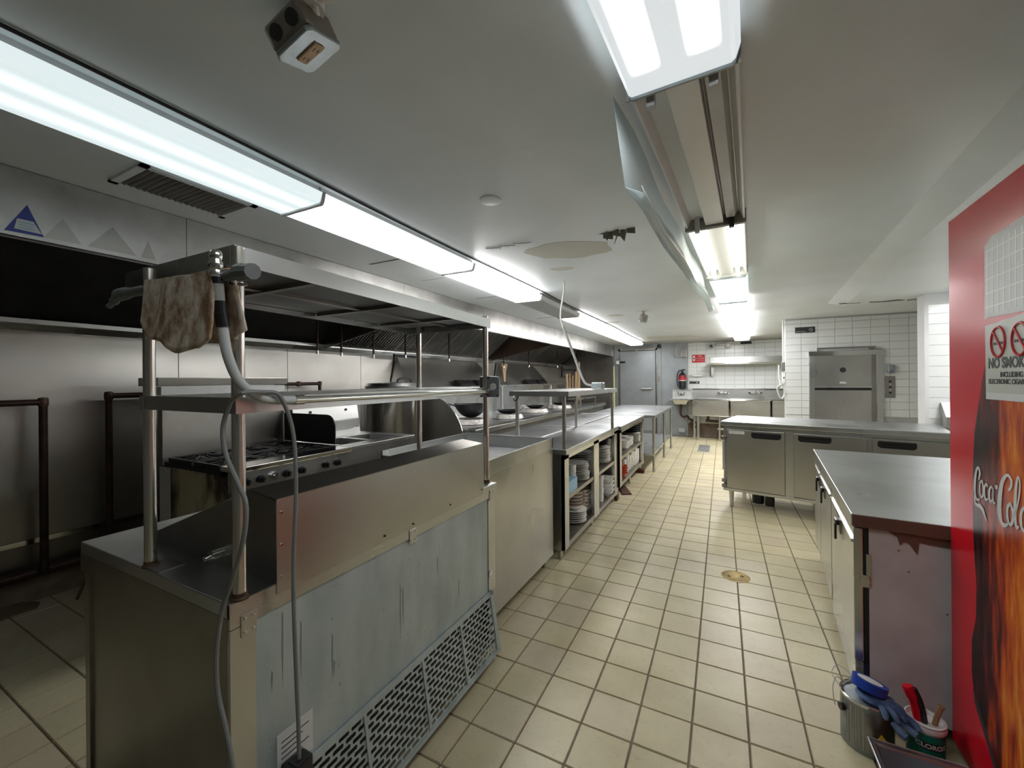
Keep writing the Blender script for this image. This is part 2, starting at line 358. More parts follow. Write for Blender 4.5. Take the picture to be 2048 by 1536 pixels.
ce = struct('ceiling', B(XL - .1, XR + .1, YF - .1, YB + .3, CZ, CZ + .12), 'ceil')
sof = MB()   # dropped soffit on the right
xa = lambda y: .709 + .0729 * y
sof.add([(xa(YF), YF, CZ), (xa(6.28), 6.28, CZ), (XR, 6.28, CZ), (XR, YF, CZ), (xa(YF) + .15, YF, 2.315), (xa(6.28) + .15, 6.20, 2.315), (XR, 6.20, 2.315), (XR, YF, 2.315)],
        [(0, 1, 2, 3), (4, 7, 6, 5), (0, 4, 5, 1), (1, 5, 6, 2), (2, 6, 7, 3), (3, 7, 4, 0)])
struct('trim_1', sof, 'ceil', ce)
struct('wall_left', B(XL - .15, XL, YF, YB + .3, 0, CZ), 'wpaint')
struct('wall_right', B(XR, XR + .15, YF, YB + .3, 0, CZ), 'wpaint')
struct('wall_front', B(XL - .1, XR + .1, YF - .15, YF, 0, CZ), paint('front_wall_paint', (.28, .27, .26), .7))
wb = struct('wall_back', B(XL, XR, YB, YB + .15, 0, CZ), 'wgrout')
# stainless panels on the left wall behind the cook line
wl = bpy.data.objects['wall_left']
ys = [-2.35, -1.17, -.17, .83, 1.83, 2.83, 3.84, 4.85, 5.86, 6.87, 7.88, 8.89, 9.9, 11.2]
for a, b in zip(ys[:-1], ys[1:]):
    struct('wall_panel', B(XL, XL + .012, a + .003, b - .003, .40, 1.80), 'steel_wall', wl)
    struct('wall_panel', B(XL, XL + .010, a + .003, b - .003, .16, .365), 'steel_dk', wl)
struct('trim_2', B(XL, XL + .02, -2.35, 11.2, .366, .398), 'chrome', wl)
struct('baseboard_left', MB().prism([(XL, 0), (XL + .10, 0), (XL + .06, .05), (XL + .03, .16), (XL, .16)], 'y', -2.35, 11.2), 'quarry')
# back wall behind the cook line (greasy stainless) and walk-in cooler face
for a, b in ((-4.19, -3.4), (-3.395, -2.62)):
    struct('wall_panel', B(a, b, YB - .15, YB, 0, CZ), 'steel_dk', wb)
cw = struct('wall_cooler', B(-2.615, -1.40, YB - .05, YB, 0, CZ), 'cooler')
struct('wall_panel', B(-1.395, -.77, YB - .05, YB, 0, CZ), 'cooler', cw)
d1 = struct('door_1', B(-2.45, -1.54, YB - .10, YB - .05, .10, 2.20), 'cooler', bevel=.006)
struct('trim_3', MB().box(-2.50, -2.45, YB - .07, YB - .05, .05, 2.26).box(-1.54, -1.50, YB - .07, YB - .05, .05, 2.26).box(-2.5, -1.5, YB - .07, YB - .05, 2.205, 2.26), 'steel_dk', d1)
obj('door_gasket', MB().box(-1.545, -1.525, YB - .085, YB - .05, .05, 2.2).box(-2.46, -2.45, YB - .085, YB - .05, .05, 2.2).box(-2.45, -1.53, YB - .085, YB - .05, 2.2, 2.215), 'black', d1)
obj('door_handle', MB().box(-1.90, -1.62, YB - .17, YB - .13, 1.17, 1.215).box(-1.66, -1.62, YB - .14, YB - .10, 1.18, 1.205), 'steel_dk', d1, bevel=.008)
obj('hinge', MB().box(-2.55, -2.46, YB - .14, YB - .09, 1.86, 1.95), 'white', d1, bevel=.01)
obj('hinge_strap', MB().box(-2.46, -2.30, YB - .14, YB - .10, 1.885, 1.93), 'black', d1, bevel=.008)
obj('closer', B(-2.03, -1.98, YB - .13, YB - .1, 2.10, 2.23), 'steel_dk', d1)
# ---- tiled walls
TH, TW = .1085, .2085
def wall_tiles(mb, x0, x1, z0, z1, yface, holes=(), stag=0):
    n = 0; k = 0; z = z0
    while z < z1 - .01:
        x = x0 - (TW / 2 if (k % 2 and stag) else 0)
        while x < x1 - .005:
            a, b = max(x, x0) + .0012, min(x + TW, x1) - .0012; c, d = z + .0012, min(z + TH, z1) - .0012
            pcs = [(a, b, c, d)]
            for h in holes:
                q = []
                for (a_, b_, c_, d_) in pcs:
                    if not (a_ < h[1] and b_ > h[0] and c_ < h[3] and d_ > h[2]): q.append((a_, b_, c_, d_)); continue
                    if a_ < h[0]: q.append((a_, h[0], c_, d_))
                    if b_ > h[1]: q.append((h[1], b_, c_, d_))
                    if d_ > h[3]: q.append((max(a_, h[0]), min(b_, h[1]), h[3], d_))
                pcs = q
            for (a_, b_, c_, d_) in pcs:
                if b_ - a_ > .008 and d_ - c_ > .008: mb(a_, b_, c_, d_); n += 1
            x += TW
        z += TH; k += 1
    return n
def tile_box(mb, a, b, c, d, y, t=.006, e=.0025):
    mb.add([(a, y, c), (b, y, c), (b, y, d), (a, y, d), (a + e, y - t, c + e), (b - e, y - t, c + e), (b - e, y - t, d - e), (a + e, y - t, d - e)],
           [(4, 5, 6, 7), (0, 1, 5, 4), (1, 2, 6, 5), (2, 3, 7, 6), (3, 0, 4, 7)])
bt = MB(); wall_tiles(lambda a, b, c, d: tile_box(bt, a, b, c, d, YB), -.77, 2.4, .33, 2.35, YB, stag=0)
tag(obj('wall_tile_field', bt, 'wtile', wb), kind='stuff')
struct('baseboard_back', MB().prism([(YB, 0), (YB - .05, 0), (YB - .03, .05), (YB - .02, .33), (YB, .33)], 'x', -.77, XR), 'quarry')
DWY = 7.68
wd = struct('wall_middle', B(.885, XR, DWY, DWY + .12, 0, CZ), 'wgrout')
tcount = [0]; restb = MB()
def mk_tile(wall, Y):
    def f(a, b, c, d):
        if tcount[0] < 300:
            m = MB(); tile_box(m, a, b, c, d, Y); struct('wall_tile', m, 'wtile', wall); tcount[0] += 1
        else: tile_box(restb, a, b, c, d, Y)
    return f
wall_tiles(mk_tile(wd, DWY), .885, 2.5, .88, CZ - .02, DWY, holes=[(1.19, 2.06, 0, 1.85)])
tag(obj('wall_tile_field', (lambda m: (wall_tiles(lambda a, b, c, d: tile_box(m, a, b, c, d, DWY), .885, 1.19, .01, .87, DWY), m)[1])(MB()), 'wtile', wd), kind='stuff')
WPX, WPY = 1.885, 5.75
wp = struct('wall_pilaster', B(WPX, XR, WPY, WPY + .16, 0, CZ), 'wpaint')
tcount[0] = 200
wall_tiles(mk_tile(wp, WPY), WPX + .02, 2.45, 1.02, 2.2, WPY)
struct('trim_4', B(WPX - .012, WPX + .022, WPY - .012, WPY + .16, 0, 2.314), 'wpaint', wp)
# ceiling damage
def blob(name, pts, z0, z1, mat, label=None):
    o = obj(name, MB().prism(pts, 'z', z0, z1), mat, ce); o['kind'] = 'structure'
    if label: o['label'] = label
def ell(cx, cy, rx, ry, n=20, jit=.12, rot=0):
    out = []
    for k in range(n):
        t = 2 * PI * k / n; q = 1 + random.uniform(-jit, jit); x = rx * q * math.cos(t); y = ry * q * math.sin(t)
        out.append((cx + x * math.cos(rot) - y * math.sin(rot), cy + x * math.sin(rot) + y * math.cos(rot)))
    return out
blob('ceiling_patch', ell(-.95, 2.76, .30, .19, 20, .1, .3), CZ - .0015, CZ + .01, 'patch', 'pale filler patch on the ceiling')
blob('ceiling_patch', ell(-1.17, 3.2, .10, .055, 14, .1, .2), CZ - .001, CZ + .01, 'patch')
blob('ceiling_patch', ell(-1.55, 6.6, .14, .10, 14, .1), CZ - .001, CZ + .01, 'patch')
blob('ceiling_patch', ell(-1.35, 5.9, .12, .08, 14, .1), CZ - .001, CZ + .01, 'patch')
blob('ceiling_patch', [(-1.45, 9.2), (-.6, 9.4), (-.3, 9.9), (-1.5, 9.8)], CZ - .001, CZ + .01, 'patch')
for k in range(9):    # wrinkled peeling paint
    x = -1.45 + .035 * k; blob('peeling_paint', [(x, 2.44 + .02 * (k % 3)), (x + .05, 2.47), (x + .045, 2.50 + .015 * (k % 2)), (x + .012, 2.485)], CZ - .005, CZ + .01, 'ceil')
for k, (x, y, a, l) in enumerate(((-.66, 2.56, .3, .06), (-.60, 2.54, -.5, .05), (-.55, 2.55, .9, .045), (-.51, 2.53, .1, .05), (-.63, 2.52, 1.4, .05), (-.57, 2.585, 2, .04))):
    m = MB(); ca, sa = math.cos(a), math.sin(a)
    m.add([(x, y, CZ + .001), (x + l * ca, y + l * sa, CZ + .001), (x + l * ca - .02 * sa, y + l * sa + .02 * ca, CZ - .03 - .012 * (k % 3)), (x - .015 * sa, y + .015 * ca, CZ - .022)], [(0, 1, 2, 3)])
    o = obj('torn_plaster', m, 'plaster', ce); o['kind'] = 'structure'
    s_ = o.modifiers.new('s', 'SOLIDIFY'); s_.thickness = .003
blob('ceiling_hole', ell(-.585, 2.555, .10, .022, 14, .3), CZ - .001, CZ + .01, 'ink')
blob('torn_edge', [(1.22, 6.0), (1.42, 6.03), (1.43, 6.05), (1.24, 6.03)], 2.312, 2.32, 'plaster')
blob('torn_edge', [(1.50, 6.02), (1.62, 6.05), (1.74, 6.0), (1.82, 6.07), (1.66, 6.10), (1.52, 6.07)], 2.310, 2.32, 'plaster')
blob('torn_edge', [(1.85, 6.10), (2.02, 6.0), (2.04, 6.03), (1.86, 6.13)], 2.310, 2.32, 'plaster')
cap = MB().lathe([(.055, 0), (.055, -.006), (.048, -.009)], (-1.04, 1.80, CZ), 28)
o = obj('cover_plate', cap, 'ceil', ce, smooth=True); o['kind'] = 'structure'

# ================================================================ CEILING LIGHTS
def fixture(name, label, xc, yc, L, rz, lens, z=2.29, w=.30, group=None, lit=True, tubes=False, cover=True):
    t = thing(name, label, 'ceiling light', (xc, yc, z), rz, group)
    top = CZ - z if z > 2.26 else 2.315 - z
    h = L / 2
    obj('housing', MB().prism([(-w / 2 + .02, .035), (w / 2 - .02, .035), (w / 2 - .03, top + .002), (-w / 2 + .03, top + .002)], 'y', -h, h) if cover else
        MB().box(-w / 2 + .01, w / 2 - .01, -h, h, top - .012, top + .002).box(-.045, .045, -h + .01, h - .01, top - .06, top - .012)
        .prism([(-w / 2 + .005, top - .055), (-w / 2 + .015, top - .055), (-w / 2 + .035, top - .01), (-w / 2 + .01, top - .01)], 'y', -h, h)
        .prism([(w / 2 - .005, top - .055), (w / 2 - .015, top - .055), (w / 2 - .035, top - .01), (w / 2 - .01, top - .01)], 'y', -h, h), 'offwhite' if cover else 'white', t, local=True, bevel=.002)
    if cover:
        prof = [(-w / 2, .045), (-w / 2 + .012, .008), (-w / 2 + .022, 0), (w / 2 - .022, 0), (w / 2 - .012, .008), (w / 2, .045)]
        n = len(prof); m = MB()
        for y in (-h + .006, h - .006): m.add([(p[0], y, p[1]) for p in prof], [])
        m.f += [(k, k + 1, k + 1 + n, k + n) for k in range(n - 1)] + [tuple(range(n)), tuple(range(n, 2 * n))]
        obj('lens', m, lens, t, local=True)
        k_ = w < .32; e_ = .004 if yc < 2 else .012
        for y in (-h, h): obj('end_cap', MB().prism([(-w / 2 - .002, .05), (-w / 2 + .011, .004), (-w / 2 + .021, -.007), (w / 2 - .021, -.007), (w / 2 - .011, .004), (w / 2 + .002, .05)], 'y', y - e_, y + e_), 'boxgrey' if k_ else 'offwhite', t, local=True)
    if tubes:
        for s in (-1, 1):
            tb = obj('tube', MB().cyl((s * .085, -h + .04, top - .075), (s * .085, h - .04, top - .075), .013, n=12), 'tube_on', t, local=True, smooth=True)
    if not cover:
        for y in (-h, h): obj('end_plate', MB().box(-w / 2, w / 2, y - .006 * (1 if y > 0 else -1), y, top - .075, top), 'steel_dk' if tubes is False else 'offwhite', t, local=True)
        for s in (-1, 1):
            for y in (-h + .03, h - .03): obj('socket', B(s * .085 - .012, s * .085 + .012, y - .012, y + .012, top - .10 if not tubes else top - .06, top - .012), 'black' if (s > 0 and not tubes and y > 0) else 'offwhite', t, local=True)
        if not tubes: obj('tube_channel', MB().prism([(.06, top - .05), (.10, top - .05), (.115, top - .012), (.05, top - .012)], 'y', -h + .05, h - .05), 'offwhite', t, local=True)
    return t
GL = 'left row of ceiling lights'; GR = 'right row of ceiling lights'
LJ = [.02, 1.30, 2.62, 3.95, 5.25, 6.50, 7.85, 9.15, 10.42]
lensL = ['lampB', 'lampC', 'lampD', 'lensoff', 'lampE', 'lampG', 'lampG', 'lampG']
labL = ['nearest light of the left row, long bluish-white diffuser cut by the left frame edge', 'second light of the left row with ribbed white diffuser, above the overshelf',
        'third light of the left row, bright white, above the far end of the overshelf', 'unlit grey light in the left row between lit neighbours',
        'pinkish-white light of the left row just beyond the unlit one', 'sixth light of the left row, small and bright white', 'second-last light of the left row', 'last and farthest light of the left row near the cooler door']
for k in range(8):
    a, b = LJ[k], LJ[k + 1]; yc = (a + b) / 2
    fixture('ceiling_light', labL[k], -1.80 - .008 * yc, yc, b - a - .008, R(.5), lensL[k], w=.325, group=GL)
RJ = [0.02, 1.25, 2.55, 3.84, 5.14, 6.43, 7.70, 8.98, 10.35]
rx = lambda y: -.170 + .0548 * y
labR = ['nearest light of the right row with prismatic diffuser and two blinding tubes', 'open light of the right row with its tubes missing and empty white reflector',
        'open light of the right row with two bare lit tubes', 'greenish-white diffuser light just beyond the bare tubes', 'pinkish light of the right row, fifth from the camera',
        'bright sixth light of the right row', 'second-last light of the right row', 'last and farthest light of the right row above the sink']
lensR = ['lampA', None, None, 'lampF', 'lampE', 'lampD', 'lampD', 'lampD']
for k in range(8):
    a, b = RJ[k], RJ[k + 1]; yc = (a + b) / 2
    fixture('ceiling_light', labR[k], rx(yc), yc, b - a - .01, -math.atan(.0548), lensR[k], w=.305, group=GR, cover=lensR[k] is not None, tubes=(k == 2))
fixture('ceiling_light', 'bright ceiling light over the side area, beyond the red drink cooler', 2.42, 4.75, 1.25, -math.atan(.09), 'lampD', z=2.24, w=.305)
# lens hanging open along the left edge of the two open lights
hl = thing('hanging_lens', 'long clear light diffuser hanging down open from the left edge of the open lights', 'light cover', (-.265, 1.3, 2.05))
P0 = [Vector((-.295, 1.28, 2.335)), Vector((-.266, 1.28, 2.045)), Vector((-.225, 1.36, 2.05)), Vector((-.228, 1.36, 2.075))]
P1 = [Vector((-.135, 3.86, 2.325)), Vector((-.088, 3.86, 2.03)), Vector((-.052, 3.86, 2.04)), Vector((-.055, 3.86, 2.06))]
for nm, a, b in (('lens_sheet', 0, 1), ('lens_lip', 1, 3)):
    m = MB(); n = 12; w_ = b - a + 1
    for k in range(n + 1):
        for q in range(a, b + 1): m.add([P0[q].lerp(P1[q], k / n) + Vector((0.008 * math.sin(k * 1.3 + q), 0, .01 * math.sin(k * .9)))], [])
    m.f = [(k * w_ + q, k * w_ + q + 1, (k + 1) * w_ + q + 1, (k + 1) * w_ + q) for k in range(n) for q in range(w_ - 1)]
    o = obj(nm, m, 'lensplain', hl, smooth=True); s_ = o.modifiers.new('s', 'SOLIDIFY'); s_.thickness = .003
solo('ceiling_cable', MB().tube([(-1.62 - .008 * y + .012 * math.sin(y * 2.1), y, 2.362) for y in [0, .6, 1.2, 1.8, 2.4, 3, 3.8, 4.6, 5.6, 7, 8.5, 10.4]], .006, 6), 'blackrub',
     'thin dark cable running along the ceiling beside the left light row', 'cable', loc=(-1.62, 0, 2.362))

# ================================================================ HOOD
HX = -2.65
hd = thing('exhaust_hood', 'long stainless exhaust hood over the cook line', 'hood', (HX, 5, 2.08))
hy = [-2.35, -.6, 1.2, 2.95, 4.4, 5.78, 7.2, 8.57, 9.9, 11.09]
for a, b in zip(hy[:-1], hy[1:]):
    obj('front_panel', MB().prism([(HX, 2.08), (HX - .02, 2.08), (HX - .02, CZ - .003), (HX, CZ - .003)], 'y', a + .0015, b - .0015), 'steel_hood', hd)
obj('front_lip', MB().prism([(HX, 2.08), (HX - .06, 2.08), (HX - .06, 2.10), (HX - .02, 2.10)], 'y', -2.35, 11.09), 'steel', hd)
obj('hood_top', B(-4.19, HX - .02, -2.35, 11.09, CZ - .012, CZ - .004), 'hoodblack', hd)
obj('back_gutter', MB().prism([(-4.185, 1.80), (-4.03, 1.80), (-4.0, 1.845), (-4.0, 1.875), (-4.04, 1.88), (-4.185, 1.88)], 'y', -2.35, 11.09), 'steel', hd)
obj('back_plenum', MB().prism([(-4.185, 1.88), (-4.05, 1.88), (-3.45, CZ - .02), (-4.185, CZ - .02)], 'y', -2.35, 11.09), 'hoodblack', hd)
obj('divider_plate', MB().prism([(-4.0, 1.83), (HX - .03, 2.09), (HX - .03, CZ - .01), (-4.18, CZ - .01), (-4.18, 1.83)], 'y', 3.15, 3.17), 'steel_dk', hd)
obj('divider_plate', MB().prism([(-4.0, 1.83), (HX - .03, 2.09), (HX - .03, CZ - .01), (-4.18, CZ - .01), (-4.18, 1.83)], 'y', 6.9, 6.92), 'copper_plate', hd)
fm = MB().add([], [])
FT = frame4((-4.02, 0, 1.90), VY, Vector((.78, 0, .62)).normalized())
fw, fh = .485, .70
slat = MB().prism([(.004, -.008), (.020, -.008), (.024, .006), (.0, .006)], 'y', .03, fh - .03)   # x across, y up the slope
frm = MB().box(0, fw, 0, .03, -.02, .01).box(0, fw, fh - .03, fh, -.02, .01).box(0, .02, 0, fh, -.02, .01).box(fw - .02, fw, 0, fh, -.02, .01)
frm_me = mesh('baffle_filter', frm, 'filter'); slat_me = mesh('slat', slat, 'filter')
y = 3.2; HI = W[hd].inverted(); nf = 0
while y < 10.6:
    if not (6.5 < y < 6.95):
        o = bpy.data.objects.new('baffle_filter', frm_me); COL.objects.link(o); o.parent = hd
        ev = Vector((.60, 0, .47)).normalized(); T = HI @ frame4((-3.97, y, 1.87), VY, ev)
        o.matrix_local = T
        for k in range(10):
            s = bpy.data.objects.new('slat', slat_me); COL.objects.link(s); s.parent = o; s.location = (.022 + k * .044, 0, .004)
        nf += 1
    y += .497
# triangular sticker on the hood front
st = thing('triangle_sticker', 'blue triangular certification sticker with white text bars on the hood front', 'sticker', (HX + .001, .61, 2.10))
obj('sticker_sheet', MB().prism([(.548, 2.095), (.612, 2.222), (.66, 2.098)], 'x', HX + .0005, HX + .002), plain('sticker_blue', (.04, .06, .30), .5), st)
obj('text_field', MB().prism([(.575, 2.11), (.583, 2.155), (.63, 2.155), (.642, 2.13), (.655, 2.108)], 'x', HX + .002, HX + .0028), 'paper', st)
for k in range(3): obj('text_bar', B(HX + .0028, HX + .0034, .588, .632, 2.116 + .012 * k, 2.121 + .012 * k), 'lightblue', st)
for k, (y0, y1, h_) in enumerate(((.66, .78, .10), (.80, .98, .12), (1.0, 1.06, .09))):
    o = obj('sticker_residue', MB().prism([(y0, 2.10), ((y0 + y1) / 2, 2.10 + h_), (y1, 2.10)], 'x', HX - .001, HX + .0008), 'steel_dk', hd)
# nozzles
for k, (y, z) in enumerate(((2.75, 1.73), (3.04, 1.724), (3.49, 1.728), (4.03, 1.75), (4.97, 1.743), (6.68, 1.68), (7.79, 1.724), (9.46, 1.765))):
    solo('suppression_nozzle', MB().cyl((-3.6, y, z + .03), (-3.6, y, CZ - .02), .011, n=10), 'pipe', 'thin black drop pipe with metal nozzle hanging from the hood, %s from the left' % ['first', 'second', 'third', 'fourth', 'fifth', 'sixth', 'seventh', 'eighth'][k], 'nozzle', 'drop pipes under the hood', (-3.6, y, z), smooth=True)
    o = bpy.data.objects[-1] if False else None
for o in [q for q in bpy.data.objects if q.name.startswith('suppression_nozzle')]:
    p = o.location; m = MB().cyl((p.x, p.y, p.z - .005), (p.x, p.y, p.z + .035), .014, .012, 10); obj('nozzle_tip', m, 'chrome', o, smooth=True)

# black gas pipes on the left wall
def pipe(name, pts, r, mat, label, cat='pipe', group=None):
    p = Vector(pts[0])
    t = thing(name, label, cat, tuple(p), 0, group)
    for a, b in zip(pts[:-1], pts[1:]): obj('pipe_run', MB().cyl(a, b, r, n=12), mat, t, smooth=True)
    for q in pts[1:-1]:
        d = Vector((r * 1.55,) * 3); q = Vector(q)
        obj('elbow', MB().lathe([(r * .6, -r * 1.5), (r * 1.2, -r * 1.3), (r * 1.3, 0), (r * 1.2, r * 1.3), (r * .6, r * 1.5)], q, 12), 'rust' if mat == 'pipe' else mat, t, smooth=True)
    return t
pipe('gas_pipe', [(-4.05, .66, .2), (-4.05, .66, 1.33), (-4.05, 1.0, 1.33), (-4.05, 1.0, .2)], .021, 'pipe', 'black gas pipe loop with rusty elbow at the far left of the steel wall')
pipe('gas_pipe', [(-4.05, 1.33, .2), (-4.05, 1.33, 1.36), (-4.05, 1.75, 1.36)], .021, 'pipe', 'black gas pipe with elbow just left of the range')
pipe('gas_pipe', [(-4.10, -.5, .19), (-4.10, 5.5, .19)], .03, 'pipe', 'thick black pipe running along the foot of the left wall')
pipe('gas_pipe', [(-4.05, 2.62, 1.2), (-4.05, 2.62, 1.43), (-4.05, 2.86, 1.43), (-4.05, 3.12, 1.43), (-4.05, 3.12, 1.2)], .018, 'pipe', 'short black pipe bridge above the range backguard')
pipe('wok_faucet', [(-3.95, 4.2, 1.72), (-3.95, 4.2, 1.80), (-3.95, 4.75, 1.80), (-3.95, 4.75, 1.72)], .014, 'black', 'black swing-faucet bridge pipe on the wall above the stock pot', 'faucet')
pipe('wok_faucet', [(-3.7, 10.2, 1.66), (-3.7, 10.2, 1.72), (-3.7, 11.05, 1.72), (-3.7, 11.05, 1.66)], .02, 'black', 'black pipe bridge above the wooden utensils in the far corner', 'faucet')
solo('floor_debris', MB().prism(ell(-4.05, .75, .14, .22, 14, .25), 'z', 0.001, .018), 'quarry', 'flattened dirty grey rag on the floor at the foot of the left wall', 'rag', loc=(-4.05, .75, 0))
solo('mop_stick', MB().tube([(-3.86, 1.10, .005), (-3.93, 1.19, .17)], .009, 8), 'brownwood', 'short dark stick leaning at the wall foot behind the prep table', 'stick', loc=(-3.86, 1.1, 0))

# ================================================================ COOK LINE
# range
rg = thing('gas_range', 'stainless six-burner gas range with black knobs and tall backguard', 'range', (-3.05, 1.85, 0))
RX0, RX1, RY0, RY1 = -3.5, -2.62, 1.42, 2.29
obj('body', B(RX0, RX1 - .03, RY0 + .004, RY1, .12, .80), 'steel_dk', rg, bevel=.004)
obj('side_panel', MB().prism([(RX0, .12), (-2.70, .12), (-2.70, .80), (-2.78, .875), (RX0, .875)], 'y', RY0 - .004, RY0 + .004), 'scorch', rg)
obj('side_plate', B(-3.5, -3.36, RY0 - .008, RY0 - .004, .3, .87), 'paper', rg)
obj('control_panel', MB().prism([(RX1 - .06, .775), (RX1 + .0, .79), (RX1, .90), (RX1 - .06, .90)], 'y', RY0, RY1), 'steel', rg)
obj('front_ledge', MB().prism([(RX1 - .14, .90), (RX1 + .015, .90), (RX1 + .02, .935), (RX1 - .14, .935)], 'y', RY0, RY1), 'chrome', rg, bevel=.006)
obj('cooktop', B(RX0 + .05, RX1 - .14, RY0, RY1, .86, .905), 'iron', rg)
obj('oven_door', B(RX1 - .03, RX1 - .005, RY0 + .05, RY1 - .05, .2, .74), 'steel', rg, bevel=.006)
for k, y in enumerate((1.49, 1.58, 1.755, 1.865, 2.055, 2.16)):
    kb = obj('knob', MB().cyl((RX1 - .005, y, .838), (RX1 + .012, y, .838), .027, .025, 18).cyl((RX1 + .012, y, .838), (RX1 + .034, y, .838), .02, .017, 18).box(RX1 + .03, RX1 + .042, y - .005, y + .005, .82, .856), 'black', rg, smooth=True)
    obj('bezel', MB().cyl((RX1 - .008, y, .838), (RX1 - .003, y, .838), .034, n=20), 'chrome', kb, smooth=True)
obj('thermostat_dial', MB().cyl((RX1 - .003, 1.665, .84), (RX1 + .02, 1.665, .84), .024, n=20).cyl((RX1 + .02, 1.665, .84), (RX1 + .026, 1.665, .84), .01, n=14), 'chrome', rg, smooth=True)
for ix in range(2):
    for iy in range(3):
        x = -3.26 + .33 * ix; y = RY0 + .145 + .29 * iy
        m = MB()
        for s in (-1, 1): m.box(x - .15, x + .15, y + s * .13 - .008, y + s * .13 + .008, .905, .935).box(x + s * .14 - .008, x + s * .14 + .008, y - .13, y + .13, .905, .935)
        for a in range(8):
            t_ = a * PI / 4; m.tube([(x + .045 * math.cos(t_), y + .045 * math.sin(t_), .938), (x + .135 * math.cos(t_), y + .125 * math.sin(t_), .93)], .007, 5)
        gr = obj('grate', m, 'iron', rg)
        obj('burner', MB().lathe([(.05, .90), (.05, .915), (.035, .925), (.02, .93)], (x, y, 0), 16), 'iron', gr, smooth=True)
bg = obj('backguard', B(RX0 - .04, RX0 + .02, RY0, RY1 + .02, .86, 1.34), 'steel_dk', rg, bevel=.003)
obj('shelf_support', B(RX0 - .1, RX0 + .025, RY0 - .005, RY1 + .03, 1.34, 1.425), 'offwhite', rg)
obj('high_shelf', MB().prism([(RX0 - .25, 1.43), (RX0 + .028, 1.43), (RX0 + .035, 1.49), (RX0 - .25, 1.49)], 'y', RY0 - .03, RY1 + .05), 'steel_dk', rg, bevel=.004)
def arc_guard(x0, x1, z0, z1, r, n=10):
    P = [(x0, z0), (x0, z1)]
    P += [(x1 - r + r * math.sin(t), z1 - r + r * math.cos(t)) for t in [PI / 2 * k / n for k in range(n + 1)]]
    return P + [(x1, z0)]
sg = solo('splash_guard', MB().prism(arc_guard(-3.45, -2.80, .94, 1.18, .10), 'y', 2.295, 2.303), 'iron', 'black splash guard with a rounded corner standing between range and fryer', 'splash guard', loc=(-3.1, 2.3, .93))
# fryer
fr = thing('deep_fryer', 'stainless deep fryer with an open well beside the range', 'fryer', (-3.05, 2.7, 0))
obj('body', B(-3.42, -2.70, 2.325, 3.08, .12, .80), 'steel_dk', fr)
obj('front_apron', B(-2.70, -2.675, 2.325, 3.09, .55, .925), 'steel', fr)
m = MB().box(-3.42, -3.18, 2.32, 3.10, .80, .93).box(-2.80, -2.66, 2.32, 3.10, .90, .93).box(-3.18, -2.8, 2.32, 2.36, .80, .93).box(-3.18, -2.8, 3.02, 3.10, .80, .93).box(-3.18, -2.8, 2.66, 2.70, .80, .93)
obj('top_rim', m, 'steel', fr, bevel=.004)
obj('well', B(-3.18, -2.8, 2.36, 3.02, .74, .80), 'iron', fr)
obj('back_riser', MB().prism([(-3.42, .93), (-3.34, .93), (-3.40, 1.30), (-3.46, 1.30)], 'y', 2.33, 3.05), 'steel', fr)
obj('riser_step', B(-3.36, -3.30, 2.42, 3.0, .99, 1.08), 'steel', fr, bevel=.003)
for y in (2.5, 2.9): obj('rivet', MB().cyl((-3.40, y, 1.17), (-3.37, y, 1.17), .012, n=10), 'iron', fr)
# stock pot on a low burner stand
sp = thing('stock_pot', 'large tall stainless stock pot with a flat lid behind the fryer', 'pot', (-3.42, 3.62, .55))
obj('pot_body', MB().lathe([(.27, .55), (.295, .57), (.305, 1.36), (.315, 1.375)], (-3.42, 3.62, 0), 40), 'potmetal', sp, smooth=True)
obj('lid', MB().lathe([(.315, 1.376), (.32, 1.395), (.30, 1.43), (.1, 1.44)], (-3.42, 3.62, 0), 40), 'steel', sp, smooth=True)
obj('lid_handle', MB().tube([(-3.30, 3.55, 1.44), (-3.28, 3.57, 1.475), (-3.22, 3.66, 1.475), (-3.20, 3.68, 1.44)], .012, 8), 'black', sp)
solo('burner_stand', MB().box(-3.8, -3.05, 3.25, 4.0, .42, .55).box(-3.78, -3.72, 3.28, 3.34, 0, .42).box(-3.12, -3.06, 3.28, 3.34, 0, .42).box(-3.78, -3.72, 3.9, 3.96, 0, .42).box(-3.12, -3.06, 3.9, 3.96, 0, .42), 'iron', 'low black burner stand under the stock pot', 'stand', loc=(-3.42, 3.62, 0))
# wok range
wk = thing('wok_range', 'long stainless wok range with five burner rings along the cook line', 'wok range', (-3.1, 6.5, 0))
WX = -2.60
obj('body', B(-3.95, WX - .06, 4.16, 10.2, .10, .78), 'steel_dk', wk)
obj('front_rail', MB().prism([(WX - .10, .80), (WX, .80), (WX + .005, .865), (WX - .10, .875)], 'y', 4.1, 10.2), 'steel', wk, bevel=.005)
obj('range_top', B(-3.95, WX - .10, 4.1, 10.2, .78, .86), 'steel_top', wk)
obj('backsplash', B(-3.97, -3.90, 4.1, 10.2, .86, 1.33), 'steel', wk)
obj('flue_ledge', B(-4.12, -3.78, 4.1, 10.2, 1.33, 1.36), 'steel', wk)
for y0, y1 in ((4.35, 6.9), (7.3, 9.5)):
    obj('flue_shroud', MB().add([(-4.14, y0 + .12, 1.79), (-4.14, y1 - .3, 1.79), (-3.86, y1, 1.365), (-3.86, y0, 1.365), (-4.17, y0, 1.365), (-4.17, y1, 1.365), (-4.17, y0 + .1, 1.79), (-4.17, y1 - .28, 1.79)],
        [(0, 1, 2, 3), (3, 2, 5, 4), (0, 3, 4, 6), (1, 7, 5, 2), (0, 6, 7, 1), (4, 5, 7, 6)]), 'steel_wall', wk)
